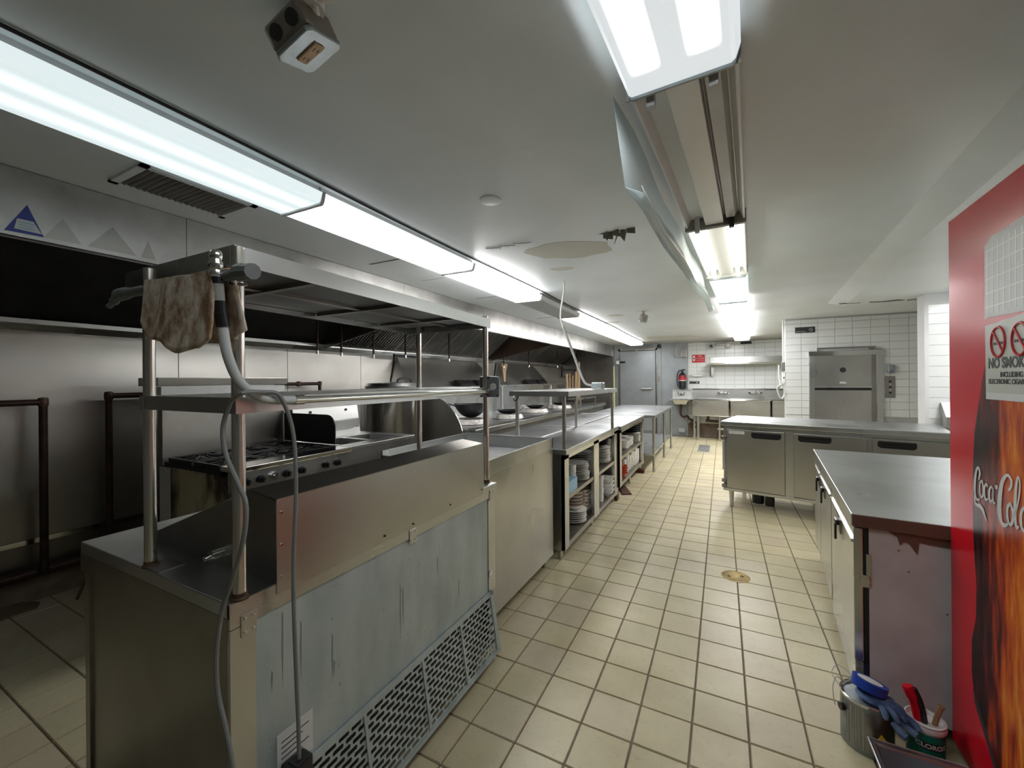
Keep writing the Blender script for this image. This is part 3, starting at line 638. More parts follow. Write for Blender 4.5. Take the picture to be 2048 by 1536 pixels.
obj('end_guard', MB().prism([(-3.7, .3), (-3.7, 1.28), (-3.32, 1.28)] + [(-2.74 - .58 + .58 * math.sin(t), .70 + .58 * math.cos(t)) for t in [PI / 2 * k / 12 for k in range(1, 13)]] + [(-2.74, .3)], 'y', 4.06, 4.075), 'steel_v', wk)
for k, y in enumerate((5.45, 6.0, 8.05, 8.65)):
    v_ = obj('flue_vent', MB().prism([(-3.86, 1.36), (-3.70, 1.36), (-3.73, 1.40), (-3.80, 1.46), (-3.86, 1.46)], 'y', y, y + .42), 'iron', wk)
    for q in range(3): obj('louver', MB().prism([(-3.745 - .02 * q, 1.385 + .024 * q), (-3.715 - .02 * q, 1.385 + .024 * q), (-3.72 - .02 * q, 1.391 + .024 * q), (-3.75 - .02 * q, 1.391 + .024 * q)], 'y', y - .01, y + .43), 'steel_dk', v_)
for y in (6.95, 9.5): obj('flue_pipe', MB().cyl((-3.8, y, .86), (-3.8, y, 1.33), .035, n=14), 'steel', wk, smooth=True)
def ring(x, y, s=1):
    r_ = obj('burner_ring', MB().lathe([(.21 * s, .86), (.245 * s, .868), (.235 * s, .895), (.215 * s, .925), (.195 * s, .93), (.18 * s, .90), (.175 * s, .87)], (x, y, 0), 28, cap=False), 'ceramic_old', wk, smooth=True)
    obj('burner_throat', MB().lathe([(.185 * s, .868), (.19 * s, .872)], (x, y, 0), 24), 'iron', r_)
for x, y, s in ((-3.08, 4.72, 1), (-2.98, 5.65, 1), (-3.05, 6.85, 1), (-3.0, 8.0, 1), (-3.55, 7.6, .7)): ring(x, y, s)
obj('shelf_rail', MB().box(-3.15, -2.85, 8.9, 10.2, 1.0, 1.02).box(-2.87, -2.85, 10.15, 10.18, .86, 1.0).box(-2.87, -2.85, 8.95, 8.98, .86, 1.0), 'steel', wk)
def wok(x, y, z, r, label, tilt=0):
    t = thing('wok', label, 'wok', (x, y, z), 0, 'woks on the wok range'); t.rotation_euler = (0, tilt, 0)
    prof = [(r * math.sin(a), r * .85 * (1 - math.cos(a)) / (1 - math.cos(R(75))) * .98) for a in [R(75) * k / 9 for k in range(1, 10)]]
    sc = r / prof[-1][0]; prof = [(p[0] * sc, p[1]) for p in prof]
    inner = [(p[0] - .004, p[1] + .004) for p in prof[::-1]]
    obj('bowl', MB().lathe(prof + inner, (0, 0, 0), 32), 'iron', t, local=True, smooth=True)
    obj('ear_handle', MB().tube([(r * .98, -.05, r * .78), (r * 1.12, -.04, r * .84), (r * 1.12, .04, r * .84), (r * .98, .05, r * .78)], .007, 8), 'iron', t, local=True)
    obj('ear_handle', MB().tube([(-r * .98, -.05, r * .78), (-r * 1.12, -.04, r * .84), (-r * 1.12, .04, r * .84), (-r * .98, .05, r * .78)], .007, 8), 'iron', t, local=True)
wok(-3.10, 4.78, .935, .225, 'deep black wok sitting high on the nearest burner ring')
wok(-2.98, 5.65, .925, .17, 'shallow black pan on the second burner ring'); bpy.data.objects[-1]
wok(-3.05, 6.85, .925, .165, 'black pan on the third burner ring')
wok(-3.0, 8.0, .925, .16, 'black pan on the fourth, farthest burner ring')
for o in bpy.data.objects:
    if o.name.startswith('wok.'): o.scale = (1, 1, .45)
solo('ladle', MB().tube([(-3.12, 4.60, 1.03), (-3.25, 4.62, 1.10), (-3.36, 4.62, 1.13)], .008, 6), 'iron', 'black ladle handle sticking out of the deep wok', 'ladle', loc=(-3.12, 4.6, 1.03))
solo('grease_scraper_cloth', MB().prism([(7.05, 1.78), (7.30, 1.78), (7.22, 1.62), (7.2, 1.42), (7.14, 1.42), (7.1, 1.62)], 'x', -3.86, -3.845), 'palewood', 'orange-brown funnel-shaped strainer hanging under the hood gutter', 'strainer', loc=(-3.86, 7.18, 1.42))
# utensils in the far corner
for k, (y, z0, z1, wd_) in enumerate(((10.0, 1.22, 1.60, .07), (10.18, 1.20, 1.62, .05), (10.36, 1.22, 1.56, .05), (10.56, 1.15, 1.66, .06), (10.75, 1.12, 1.70, .05))):
    solo('wooden_spatula', MB().tube([(-3.55 + .012 * k, y, z0), (-3.57 + .02 * k, y + .03, z1)], wd_ / 2, 8), 'palewood',
         ['leftmost wooden utensil handle hanging in the far corner', 'second wooden utensil handle in the far corner', 'middle short wooden handle in the far corner', 'fourth wooden handle in the far corner', 'rightmost wooden handle beside the tall post'][k], 'utensil', 'wooden utensils in the far corner', (-3.55, y, z0))
solo('utensil_rail', MB().tube([(-3.6, 9.7, 1.52), (-3.6, 11.0, 1.52)], .012, 8).box(-3.62, -3.58, 9.75, 9.79, 1.52, 1.8), 'black', 'dark rail from which the wooden utensils hang', 'rail', loc=(-3.6, 10.3, 1.52))
solo('wooden_post', B(-3.31, -3.24, 10.06, 10.13, .862, 1.90), 'palewood', 'tall pale wooden post standing at the far end of the wok range', 'post', loc=(-3.22, 10.64, .865))
solo('yellow_broom_handle', MB().cyl((-2.55, 10.93, .02), (-2.58, 10.99, 1.80), .018, n=10), 'yellowstick', 'pale yellow pole leaning at the hood end beside the cooler door', 'pole', loc=(-2.55, 10.93, 0))

# ================================================================ PREP TABLE (nearest)
PX0, PX1, PY0, PY1 = -2.0, -1.09, .60, 1.93
pt = thing('prep_table', 'big refrigerated prep table in front with raised lid box and galvanised back', 'prep table', (-1.55, 1.27, 0))
obj('worktop', MB().box(PX0, PX1 - .001, PY0 - .02, PY1, .86, .90), 'steel_top', pt, bevel=.003)
obj('end_panel', B(PX0 + .03, PX1 - .012, PY0 - .002, PY0 + .02, .04, .86), 'steel_dk', pt)  # stainless like the rest; the unlit end's shade is put into its colour
obj('end_band', B(PX0 + .002, PX1 - .01, PY0 - .021, PY0 - .012, .80, .862), 'steel_dk', pt)
obj('corner_post', B(PX0 + .0, PX0 + .035, PY0 - .01, PY0 + .03, .02, .80), 'steel_dk', pt)
obj('cabinet', B(PX0 + .03, PX1 - .03, PY0 + .02, PY1 - .01, .10, .86), 'steel_dk', pt)
obj('edge_strip', B(PX1 - .012, PX1, PY0 - .02, PY1, .836, .899), 'steel', pt)
obj('corner_strip', B(PX1 - .012, PX1, PY0 - .02, PY0 + .043, .03, .834), 'steel', pt)
obj('galvanised_panel', B(PX1 - .014, PX1 - .006, PY0 + .045, PY1 - .09, .338, .834), 'galv', pt)
obj('corner_strip', B(PX1 - .012, PX1 - .002, PY1 - .088, PY1 - .02, .34, .834), 'steel', pt)
random.seed(11)
for k in range(9):
    y = random.uniform(PY0 + .07, PY1 - .12); z1_ = random.uniform(.5, .82); l_ = random.uniform(.05, .22)
    obj('drip_stain', MB().prism([(y, z1_), (y + .004, z1_ - .01), (y + .003, z1_ - l_ * .6), (y + .001, z1_ - l_), (y - .002, z1_ - l_ * .5)], 'x', PX1 - .0062, PX1 - .0056), 'dripstain', pt)
m = MB()
for k in range(90):
    y = random.uniform(PY0 + .06, PY1 - .1); z = random.uniform(.36, .83); q = random.uniform(.0012, .0035)
    m.prism([(y - q, z), (y, z - q * .7), (y + q, z), (y, z + q * .8)], 'x', PX1 - .0062, PX1 - .0056)
tag(obj('speckle', m, 'dripstain', pt), kind='stuff')
m = MB()
for k in range(60):
    y = random.uniform(PY0 + .06, PY1 - .1); z = random.uniform(.36, .83); q = random.uniform(.001, .003)
    m.prism([(y - q, z), (y, z - q * .7), (y + q, z), (y, z + q * .8)], 'x', PX1 - .0062, PX1 - .0056)
tag(obj('pale_speckle', m, 'paper', pt), kind='stuff')
# raised lid box
prof = [(-1.09, .885), (-1.09, 1.128), (-1.215, 1.142), (-1.765, .935), (-1.80, .90), (-1.80, .89)]
obj('lid_box', MB().prism(prof, 'y', .70, 1.79), 'steel_dk', pt, bevel=.002)
obj('box_front', MB().prism([(.699, .872), (.699, 1.129), (1.791, 1.129), (1.791, .872)], 'x', PX1, PX1 + .003), 'steel_v', pt)
obj('box_top', MB().prism([(-1.088, 1.129), (-1.215, 1.143), (-1.215, 1.146), (-1.087, 1.132)], 'y', .70, 1.79), 'steel_dk', pt)
for z in (1.093, 1.004, .916): obj('rivet', MB().cyl((PX1 + .002, .712, z), (PX1 + .007, .712, z), .006, .004, 10), 'chrome', pt, smooth=True)
for y, z in ((1.253, .89), (1.10, .895), (1.77, .9), (1.5, .898)): obj('screw', MB().cyl((PX1 + .001, y, z), (PX1 + .006, y, z), .004, n=8), 'iron', pt)
for y, z in ((.625, .833), (1.253, .842), (1.87, .848)):
    hg = obj('hinge_plate', B(PX1, PX1 + .003, y - .02, y + .02, z - .028, z + .028), 'steel', pt, bevel=.001)
    for a in (-1, 1):
        for b in (-1, 1): obj('rivet', MB().cyl((PX1 + .002, y + a * .011, z + b * .016), (PX1 + .006, y + a * .011, z + b * .016), .005, .003, 8), 'chrome', hg, smooth=True)
obj('drain_knob', MB().cyl((-1.36, .70, .935), (-1.36, .672, .935), .017, n=16).cyl((-1.36, .672, .935), (-1.36, .655, .932), .008, n=12), 'chrome', pt, smooth=True)
obj('foot_flange', B(-1.56, -1.46, .585, .65, .90, .903), 'steel_dk', pt)
obj('white_plug', MB().cyl((PX1, 1.857, .437), (PX1 + .003, 1.857, .437), .016, n=18), 'white', pt)
for x in (-1.95, -1.16):
    for y in (.66, 1.72): obj('foot', MB().cyl((x + .04, y, 0), (x + .04, y, .1), .02, .026, 12), 'iron', pt, smooth=True)
lb = obj('paper_label', B(PX1 - .006, PX1 - .004, .70, .81, .36, .478), 'paper', pt)
for k in range(6): obj('label_line', B(PX1 - .004, PX1 - .0036, .712, .797 - .02 * (k % 3), .45 - .015 * k, .453 - .015 * k), 'ink', lb)
# grille: real slotted sheet
gy0, gy1, gz0, gz1 = .76, 1.87, .045, .345
gt = Matrix(((0, 0, 1, 0), (1, 0, 0, 0), (0, 1, 0, 0), (0, 0, 0, 1)))
GT = frame4((PX1 + .045, 0, gz0), VY, Vector((-.045, 0, gz1 - gz0)).normalized())
m = MB(GT); HH = math.hypot(.045, gz1 - gz0); cw_, ch_ = .050, .0205
nrow = int((HH - .03) / ch_); zz0 = .016
for r_ in range(nrow):
    off = (r_ % 2) * cw_ / 2
    x = gy0 + .03 - off
    while x < gy1 - .03:
        a, b = max(x, gy0 + .03), min(x + cw_, gy1 - .03)
        c, d = zz0 + r_ * ch_, zz0 + (r_ + 1) * ch_
        div = False
        if b - a < .03 or div:
            m.add([(a, c, 0), (b, c, 0), (b, d, 0), (a, d, 0)], [(0, 1, 2, 3)])
        else:
            h0, h1, s0, s1 = a + .0045, b - .0045, c + .0032, d - .0032; e = .004
            inn = [(h0 + e, s0, 0), (h1 - e, s0, 0), (h1, s0 + e, 0), (h1, s1 - e, 0), (h1 - e, s1, 0), (h0 + e, s1, 0), (h0, s1 - e, 0), (h0, s0 + e, 0)]
            m.add([(a, c, 0), (b, c, 0), (b, d, 0), (a, d, 0)] + inn, [(0, 1, 5, 4), (1, 6, 5), (1, 2, 7, 6), (2, 8, 7), (2, 3, 9, 8), (3, 10, 9), (3, 0, 11, 10), (0, 4, 11)])
        x += cw_
gsh = obj('grille_sheet', m, 'galv', pt); s_ = gsh.modifiers.new('s', 'SOLIDIFY'); s_.thickness = .003
zt = zz0 + nrow * ch_
mf = MB(GT).box(gy0, gy0 + .03, 0, HH, -.004, .006).box(gy1 - .03, gy1, 0, HH, -.004, .006).box(gy0, gy1, 0, zz0, -.004, .008).box(gy0, gy1, zt, HH, -.004, .006)
for q in (1.0, 1.3, 1.57): mf.box(q - .006, q + .006, 0, HH, .001, .005)
obj('grille_frame', mf, 'galv', pt)
obj('grille_side', MB().prism([(PX1 - .01, gz0), (PX1 + .047, gz0), (PX1 + .002, gz1), (PX1 - .01, gz1)], 'y', gy1, gy1 + .003), 'galv', pt)
obj('grille_backing', B(PX1 - .018, PX1 - .012, PY0 + .05, gy1 - .01, .05, .34), 'black', pt)
# overshelf on the prep table
os_ = thing('double_overshelf', 'tall double overshelf on four steel posts standing on the prep table', 'overshelf', (-1.35, 1.26, .90))
posts = [(-1.105, .612), (-1.14, 1.905), (-1.545, .60), (-1.60, 1.905)]
for x, y in posts:
    p_ = obj('post', MB().cyl((x, y, .90), (x, y, 1.80), .0155, n=20), 'pole', os_, smooth=True)
    obj('post_flange', MB().lathe([(.022, .899), (.022, .903), (.0175, .907), (.0165, .916)], (x, y, 0), 18), 'rust', p_, smooth=True)
def tray_shelf(z0, z1, pts, t=.0025):
    """upside-down pan: flat top with down-turned edges; pts = 4 corners (x,y,dz)"""
    m = MB(); n = 4
    outer = [(p[0], p[1], z1 + p[2]) for p in pts]; low = [(p[0], p[1], z0 + p[2]) for p in pts]
    cx = sum(p[0] for p in pts) / 4; cy = sum(p[1] for p in pts) / 4
    def ins(p, d): v = Vector((cx - p[0], cy - p[1], 0)); return (p[0] + math.copysign(d, v.x), p[1] + math.copysign(d, v.y))
    li = [(*ins(p, t), z0 + p[2]) for p in pts]; ti = [(*ins(p, t), z1 + p[2] - t) for p in pts]
    m.add(outer + low + li + ti, [(0, 1, 2, 3), (15, 14, 13, 12)] + [(k, k + 4, (k + 1) % 4 + 4, (k + 1) % 4) for k in range(4)] +
          [(k + 4, k + 8, (k + 1) % 4 + 8, (k + 1) % 4 + 4) for k in range(4)] + [(k + 8, k + 12, (k + 1) % 4 + 12, (k + 1) % 4 + 8) for k in range(4)])
    return m
obj('top_shelf', tray_shelf(1.756, 1.806, [(-1.105, .605, 0), (-1.125, 1.935, -.018), (-1.70, 1.935, -.018), (-1.70, .60, 0)]), 'steel', os_)
obj('middle_shelf', tray_shelf(1.374, 1.415, [(-1.085, .595, 0), (-1.12, 1.925, 0), (-1.60, 1.925, 0), (-1.57, .585, 0)]), 'steel', os_)
obj('shade_sheet', MB().prism([(-1.69, 1.772), (-1.135, 1.772), (-1.135, 1.776), (-1.69, 1.776)], 'y', .615, 1.915), 'underdark', os_)  # added dark sheets: shade below both shelves put into the colour
obj('shade_sheet', MB().prism([(-1.59, 1.385), (-1.125, 1.385), (-1.125, 1.389), (-1.59, 1.389)], 'y', .60, 1.915), 'underdark', os_)
for y in (.85, 1.28, 1.68): obj('brace', MB().prism([(-1.68, 1.758), (-1.14, 1.758), (-1.14, 1.775), (-1.68, 1.775)], 'y', y, y + .02), 'steel_dk', os_)
obj('brace', B(-1.42, -1.39, .62, 1.9, 1.762, 1.774), 'steel_dk', os_)
# crossbar, towel, conduit, cord
cb = thing('towel_bar', 'grey taped crossbar tied across the end of the top shelf', 'bar', (-1.28, .55, 1.71))
obj('bar', MB().tube([(-1.60, .55, 1.718), (-.98, .55, 1.703)], .013, 12), 'tape', cb, smooth=True)
obj('tape_wrap', MB().tube([(-1.66, .545, 1.685), (-1.635, .55, 1.70), (-1.60, .55, 1.716), (-1.53, .55, 1.717)], [.004] + [.008] * 4 + [.012] * 5 + [.018] * 4 + [.015] * 2, 10), 'tape', cb)
obj('tape_wrap', MB().tube([(-1.01, .55, 1.705), (-.97, .55, 1.705), (-.925, .545, 1.70)], [.014] * 3 + [.02] * 4 + [.018] * 4, 10), 'tape', cb)
obj('wire_tie', MB().tube([(-1.05, .57, 1.72), (-1.08, .56, 1.74), (-1.10, .6, 1.73), (-1.06, .61, 1.70), (-1.04, .56, 1.69)], .004, 6), 'black', cb)
# towel as a draped sheet
m = MB(); nu, nv = 26, 30
Lx0, Lx1 = -1.382, -1.05
import math as _m
def towel(u, s):
    x = Lx0 + (Lx1 - Lx0) * u
    bot = .148 + .050 * min(1, u * 1.9) + .006 * _m.sin(u * 14) - .03 * max(0, (.12 - u) / .12) - .035 * max(0, (u - .84) / .16)
    y0 = .55
    zt = 1.737 - .012 * u
    if s < .5:   # front
        t = (1 - s / .5); d = t * bot
        fold = .004 * _m.sin(u * 9 + d * 6) * min(1, t * 3) + .002 * _m.sin(u * 31 + d * 20) * t
        xx = x + .018 * t * _m.sin(d * 14) * (u - .3)
        return (xx, y0 - .017 - .012 * t + fold, zt - d)
    t = (s - .5) / .5; d = t * bot * .86
    return (x + .01 + .02 * t, y0 + .018 + .02 * t + .008 * _m.sin(u * 11 + 1), zt - d)
for a in range(nu + 1):
    for b in range(nv + 1): m.add([towel(a / nu, b / nv)], [])
m.f = [(a * (nv + 1) + b, a * (nv + 1) + b + 1, (a + 1) * (nv + 1) + b + 1, (a + 1) * (nv + 1) + b) for a in range(nu) for b in range(nv)]
tw = solo('towel', m, 'cloth', 'dirty beige towel with brown stains hung over the taped crossbar', 'towel', loc=(-1.28, .55, 1.55), smooth=True)
s_ = tw.modifiers.new('s', 'SOLIDIFY'); s_.thickness = .005
cd = thing('conduit_hose', 'grey flexible conduit bending from the crossbar down along the middle shelf', 'conduit', (-1.05, .55, 1.42))
obj('hose', MB().tube([(-1.05, .537, 1.71), (-1.05, .54, 1.67), (-1.05, .543, 1.624), (-1.05, .549, 1.578), (-1.05, .558, 1.519), (-1.05, .582, 1.459), (-1.05, .62, 1.424), (-1.05, .66, 1.408), (-1.055, .74, 1.403)], .0115, 12), 'conduit', cd, smooth=True)
obj('rigid_tube', MB().tube([(-1.055, .74, 1.403), (-1.075, 1.3, 1.40), (-1.10, 1.86, 1.397)], .010, 12), 'chrome', cd, smooth=True)
obj('coupling', MB().tube([(-1.055, .73, 1.403), (-1.056, .76, 1.403)], .0135, 12), 'chrome', cd, smooth=True)
obj('coupling', MB().tube([(-1.098, 1.84, 1.397), (-1.10, 1.875, 1.397)], .0135, 12), 'chrome', cd, smooth=True)
obj('connector', MB().lathe([(.010, 0), (.014, .004), (.014, .014), (.0125, .018), (.015, .022), (.015, .034), (.012, .04), (.013, .046), (.0135, .055), (.010, .062)], (-1.052, .535, 1.70), 16), 'chrome', cd, smooth=True)
obj('tape_band', MB().cyl((-1.05, .5395, 1.685), (-1.05, .539, 1.70), .0135, n=14), 'black', cd)
obj('tape_band', MB().cyl((-1.05, .5415, 1.645), (-1.05, .5435, 1.618), .0135, n=14).cyl((-1.05, .5435, 1.618), (-1.05, .549, 1.585), .0145, n=14), 'black', cd)
co = thing('power_cord', 'grey power cord looped over the shelf corner and hanging down the prep table', 'cord', (-1.03, .66, 1.42))
obj('cord_loop', MB().tube([(-1.04, .64, 1.428), (-1.03, .672, 1.419), (-1.03, .702, 1.352), (-1.03, .715, 1.269), (-1.03, .717, 1.133), (-1.03, .71, 1.0), (-1.03, .708, .867), (-1.03, .713, .688), (-1.03, .719, .521), (-1.03, .72, .412)], .0055, 8), 'cord', co, smooth=True)
obj('cord_loop', MB().tube([(-1.04, .64, 1.428), (-1.0, .57, 1.43), (-1.03, .56, 1.415), (-1.056, .56, 1.387), (-1.076, .56, 1.338), (-1.064, .56, 1.279), (-1.017, .56, 1.218), (-.984, .56, 1.169), (-.995, .56, 1.086), (-1.041, .56, .983), (-1.084, .56, .901), (-1.1, .555, .798), (-1.097, .555, .701), (-1.066, .555, .628), (-1.036, .555, .537), (-1.0, .56, .30), (-1.02, .57, .01)], .0055, 8), 'cord', co, smooth=True)
obj('plug', MB().box(-1.055, -1.01, .70, .75, .37, .43).box(-1.09, -1.05, .705, .745, .35, .40), 'black', co, bevel=.006)
ob = thing('outlet_box', 'grey metal outlet box with one white receptacle clamped to the overshelf post', 'outlet box', (-1.10, 1.935, 1.36))
obj('box', B(-1.175, -1.115, 1.90, 1.985, 1.362, 1.474), 'steel_dk', ob, bevel=.003)
ob_T = frame4((-1.085, 1.912, 1.418), VX, VZ)
obj('cover_plate', MB().prism([(-1.122, 1.375), (-1.115, 1.362), (-1.06, 1.362), (-1.052, 1.375), (-1.052, 1.455), (-1.062, 1.472), (-1.115, 1.476), (-1.122, 1.46)], 'y', 1.895, 1.91), 'boxgrey', ob, bevel=.003)
obj('receptacle', MB().cyl((-1.086, 1.896, 1.42), (-1.086, 1.891, 1.42), .018, n=20), 'white', ob, smooth=True)
for a, b in ((-.006, .004), (.006, .004), (0, -.008)): obj('slot', MB().cyl((-1.086 + a, 1.892, 1.42 + b), (-1.086 + a, 1.8905, 1.42 + b), .0022, n=8), 'ink', ob)
for a, b in ((-.03, .045), (.026, -.048)): obj('screw', MB().cyl((-1.086 + a, 1.896, 1.42 + b), (-1.086 + a, 1.892, 1.42 + b), .005, n=10), 'iron', ob)

# ================================================================ SECOND UNIT (rimmed cold table)
u2 = thing('cold_table', 'plain stainless cabinet with a raised rim right behind the prep table', 'cabinet', (-1.58, 2.47, 0))
obj('cabinet', B(-1.98, -1.19, 1.99, 2.975, .09, .90), 'steel_v', u2)
obj('front_panel', B(-1.19, -1.18, 1.98, 2.98, .09, .915), 'steel_v', u2, bevel=.002)
obj('rim', MB().box(-1.195, -1.178, 1.98, 2.985, .915, 1.0).box(-1.98, -1.178, 2.965, 2.985, .90, 1.0).box(-1.985, -1.97, 1.98, 2.985, .90, 1.0).box(-1.98, -1.178, 1.98, 1.99, .90, .97), 'steel', u2, bevel=.002)
obj('sunken_top', B(-1.97, -1.19, 1.99, 2.965, .90, .905), 'steel_top', u2)
obj('sheet_on_top', B(-1.8, -1.35, 2.15, 2.75, .905, .912), 'steel', u2)
for x, y in ((-1.24, 2.94), (-1.24, 2.05), (-1.93, 2.94), (-1.93, 2.05)): obj('leg', MB().cyl((x, y, 0), (x, y, .09), .022, n=12), 'steel', u2, smooth=True)

# ================================================================ SHELF UNITS A, B and TABLES
def open_unit(label, y0, y1, xf, depth, top, mid, bot, posts, group):
    t = thing('shelf_cabinet', label, 'work table', (xf - depth / 2, (y0 + y1) / 2, 0), 0, group)
    xb = xf - depth
    obj('worktop', B(xb, xf + .02, y0 - .015, y1 + .01, top - .045, top), 'steel_top', t, bevel=.004)
    obj('face_band', B(xf - .012, xf, y0, y1, top - .085, top - .046), 'steel', t)
    obj('middle_shelf', B(xb + .01, xf - .005, y0 + .01, y1 - .01, mid - .035, mid), 'steel_dk', t)
    obj('bottom_shelf', B(xb + .01, xf - .002, y0 + .01, y1 - .01, bot - .045, bot), 'steel_dk', t)
    obj('back_panel', B(xb, xb + .01, y0, y1, bot, top - .045), 'steel_dk', t)
    obj('end_panel', B(xb, xf - .002, y0, y0 + .015, bot - .05, top - .045), 'steel_v', t)
    obj('end_panel', B(xb, xf - .002, y1 - .015, y1, bot - .05, top - .045), 'steel_dk', t)
    for a, b in posts: obj('stile', B(xf - .03, xf, a, b, bot - .045, top - .046), 'steel_v', t)
    for x in (xb + .06, xf - .05):
        for y in (y0 + .03, (y0 + y1) / 2 - .02, y1 - .05): obj('leg', MB().cyl((x, y, 0 if label.find('Second') else 0), (x, y, bot - .045), .017, n=10), 'steel', t, smooth=True)
    return t
GU = 'open steel shelf cabinets along the aisle'
open_unit('open stainless shelf cabinet of plates, nearer one, under the small overshelf', 3.10, 4.95, -1.125, .42, .895, .50, .125, ((3.10, 3.20), (3.94, 4.12), (4.80, 4.95)), GU)
open_unit('open stainless shelf cabinet with bowls and cups, farther one on wooden blocks', 4.97, 6.62, -1.10, .45, .885, .50, .19, ((4.97, 5.07), (6.52, 6.62)), GU)
def table(label, x0, x1, y0, y1, top, legs, group, under=.28, rear=True):
    t = thing('work_table', label, 'work table', ((x0 + x1) / 2, (y0 + y1) / 2, 0), 0, group)
    obj('tabletop', B(x0, x1, y0, y1, top - .045, top), 'steel_top', t, bevel=.005)
    if under: obj('undershelf', B(x0 + .03, x1 - .03, y0 + .03, y1 - .03, under - .03, under), 'steel', t, bevel=.003)
    for x in (x0 + .05, x1 - .03):
        for y in legs: obj('leg', MB().cyl((x, y, 0), (x, y, top - .045), .02, n=12).cyl((x, y, .0), (x, y, .05), .024, n=12), 'steel_v', t, smooth=True)
    return t
GT_ = 'plain steel work tables'
table('open-legged stainless work table farthest down the left of the aisle', -1.98, -.93, 6.66, 9.2, .885, (6.72, 8.0, 9.12), GT_)
table('plain stainless table behind the nearer plate cabinet, beside the wok range', -2.1, -1.57, 3.02, 4.75, .885, (3.1, 4.7), GT_)
table('plain stainless table behind the farther plate cabinet', -2.1, -1.59, 4.78, 6.64, .885, (4.85, 6.58), GT_)
solo('table_seam', B(-1.60, -1.565, 3.02, 6.64, .8855, .8885), 'offwhite', 'bright steel joint strip between the two rows of tables', 'strip', loc=(-1.58, 4.8, .886))
solo('table_seam', B(-2.1, -.95, 6.63, 6.675, .8855, .8885), 'offwhite', 'bright steel joint strip crossing in front of the farthest table', 'strip', loc=(-1.5, 6.65, .886))
for k, (x, y, l) in enumerate(((-1.17, 4.94, 'dark red wooden block under the foot between the two plate cabinets'), (-1.13, 6.55, 'dark red wooden block under the far foot of the farther plate cabinet'))):
    solo('wood_block', MB().box(x - .10, x + .05, y - .04, y + .06, 0, .06), 'brownwood', l, 'block', 'wooden blocks under cabinet feet', (x, y, 0), bevel=.004)
solo('wood_plank', MB().prism([(-1.12, 5.18), (-1.02, 5.25), (-1.18, 5.62), (-1.24, 5.55)], 'z', 0.001, .015), 'brownwood', 'flat dark red plank on the floor below the farther plate cabinet', 'plank', loc=(-1.14, 5.4, 0))
# small overshelf
so = thing('small_overshelf', 'single small steel overshelf on four posts over the nearer plate cabinet', 'overshelf', (-1.33, 3.87, .895))
obj('shelf', tray_shelf(1.318, 1.36, [(-1.075, 3.06, 0), (-1.065, 4.68, -.01), (-1.60, 4.68, -.01), (-1.60, 3.06, 0)]), 'steel', so)
for x, y in ((-1.127, 3.10), (-1.106, 4.62), (-1.546, 3.10), (-1.53, 4.62)):
    obj('post', MB().cyl((x, y, .895), (x, y, 1.355), .016, n=14), 'steel_v', so, smooth=True)
obj('hook', MB().tube([(-1.55, 3.05, 1.32), (-1.545, 3.03, 1.30), (-1.53, 3.03, 1.28), (-1.51, 3.04, 1.30), (-1.51, 3.05, 1.33)], .005, 6), 'black', so)
# ceiling drop cord and junction box
dc = thing('drop_cord', 'white cord hanging from the ceiling down to a box on the small overshelf', 'cord', (-1.304, 3.6, 2.37))
obj('cord', MB().tube([(-1.304, 3.6, 2.37), (-1.316, 3.645, 2.296), (-1.398, 3.768, 2.09), (-1.395, 3.828, 1.979)], .008, 8), 'whitecord', dc, smooth=True)
obj('cord_sleeve', MB().tube([(-1.395, 3.828, 1.979), (-1.356, 3.92, 1.801), (-1.301, 4.048, 1.546), (-1.26, 4.09, 1.425), (-1.21, 4.11, 1.395), (-1.16, 4.12, 1.392)], .013, 8), 'greypipe', dc, smooth=True)
solo('junction_box', MB().box(-1.19, -1.07, 4.08, 4.17, 1.352, 1.425), 'boxgrey', 'small grey outlet box lying on the small overshelf at the cord end', 'outlet box', loc=(-1.13, 4.12, 1.35), bevel=.012)

# ---------------------------------------------------------------- crockery
def lathe_me(name, prof, mat, n=20): return mesh(name, MB().lathe(prof, (0, 0, 0), n), mat, None, True)
PLATE = lathe_me('plate', [(.06, 0), (.075, .002), (.125, .014), (.127, .017), (.12, .017), (.07, .006), (.01, .005)], 'ceramic')
PLATEB = lathe_me('plate', [(.07, 0), (.09, .002), (.15, .018), (.152, .021), (.145, .021), (.08, .007), (.01, .006)], 'ceramic')
BOWL = lathe_me('bowl', [(.04, 0), (.05, .002), (.085, .035), (.095, .065), (.091, .065), (.075, .03), (.03, .008)], 'ceramic')
CUP = lathe_me('cup', [(.025, 0), (.03, .002), (.038, .06), (.036, .06), (.026, .006)], 'ceramic', 16)
BOWLBR = lathe_me('bowl', [(.04, 0), (.05, .002), (.09, .035), (.102, .055), (.104, .062), (.098, .062), (.075, .03), (.03, .008)], 'ceramic')
RIM = mesh('rim', MB().lathe([(.099, .052), (.106, .054), (.106, .064), (.099, .063)], (0, 0, 0), 20, cap=False), 'ceramic_br', None, True)
PLATEK = lathe_me('plate', [(.06, 0), (.075, .002), (.115, .022), (.117, .026), (.11, .026), (.07, .006), (.01, .005)], 'ceramic_bk')
REDB = lathe_me('bowl', [(.04, 0), (.05, .002), (.075, .045), (.077, .05), (.073, .05), (.05, .01)], 'red_bowl')
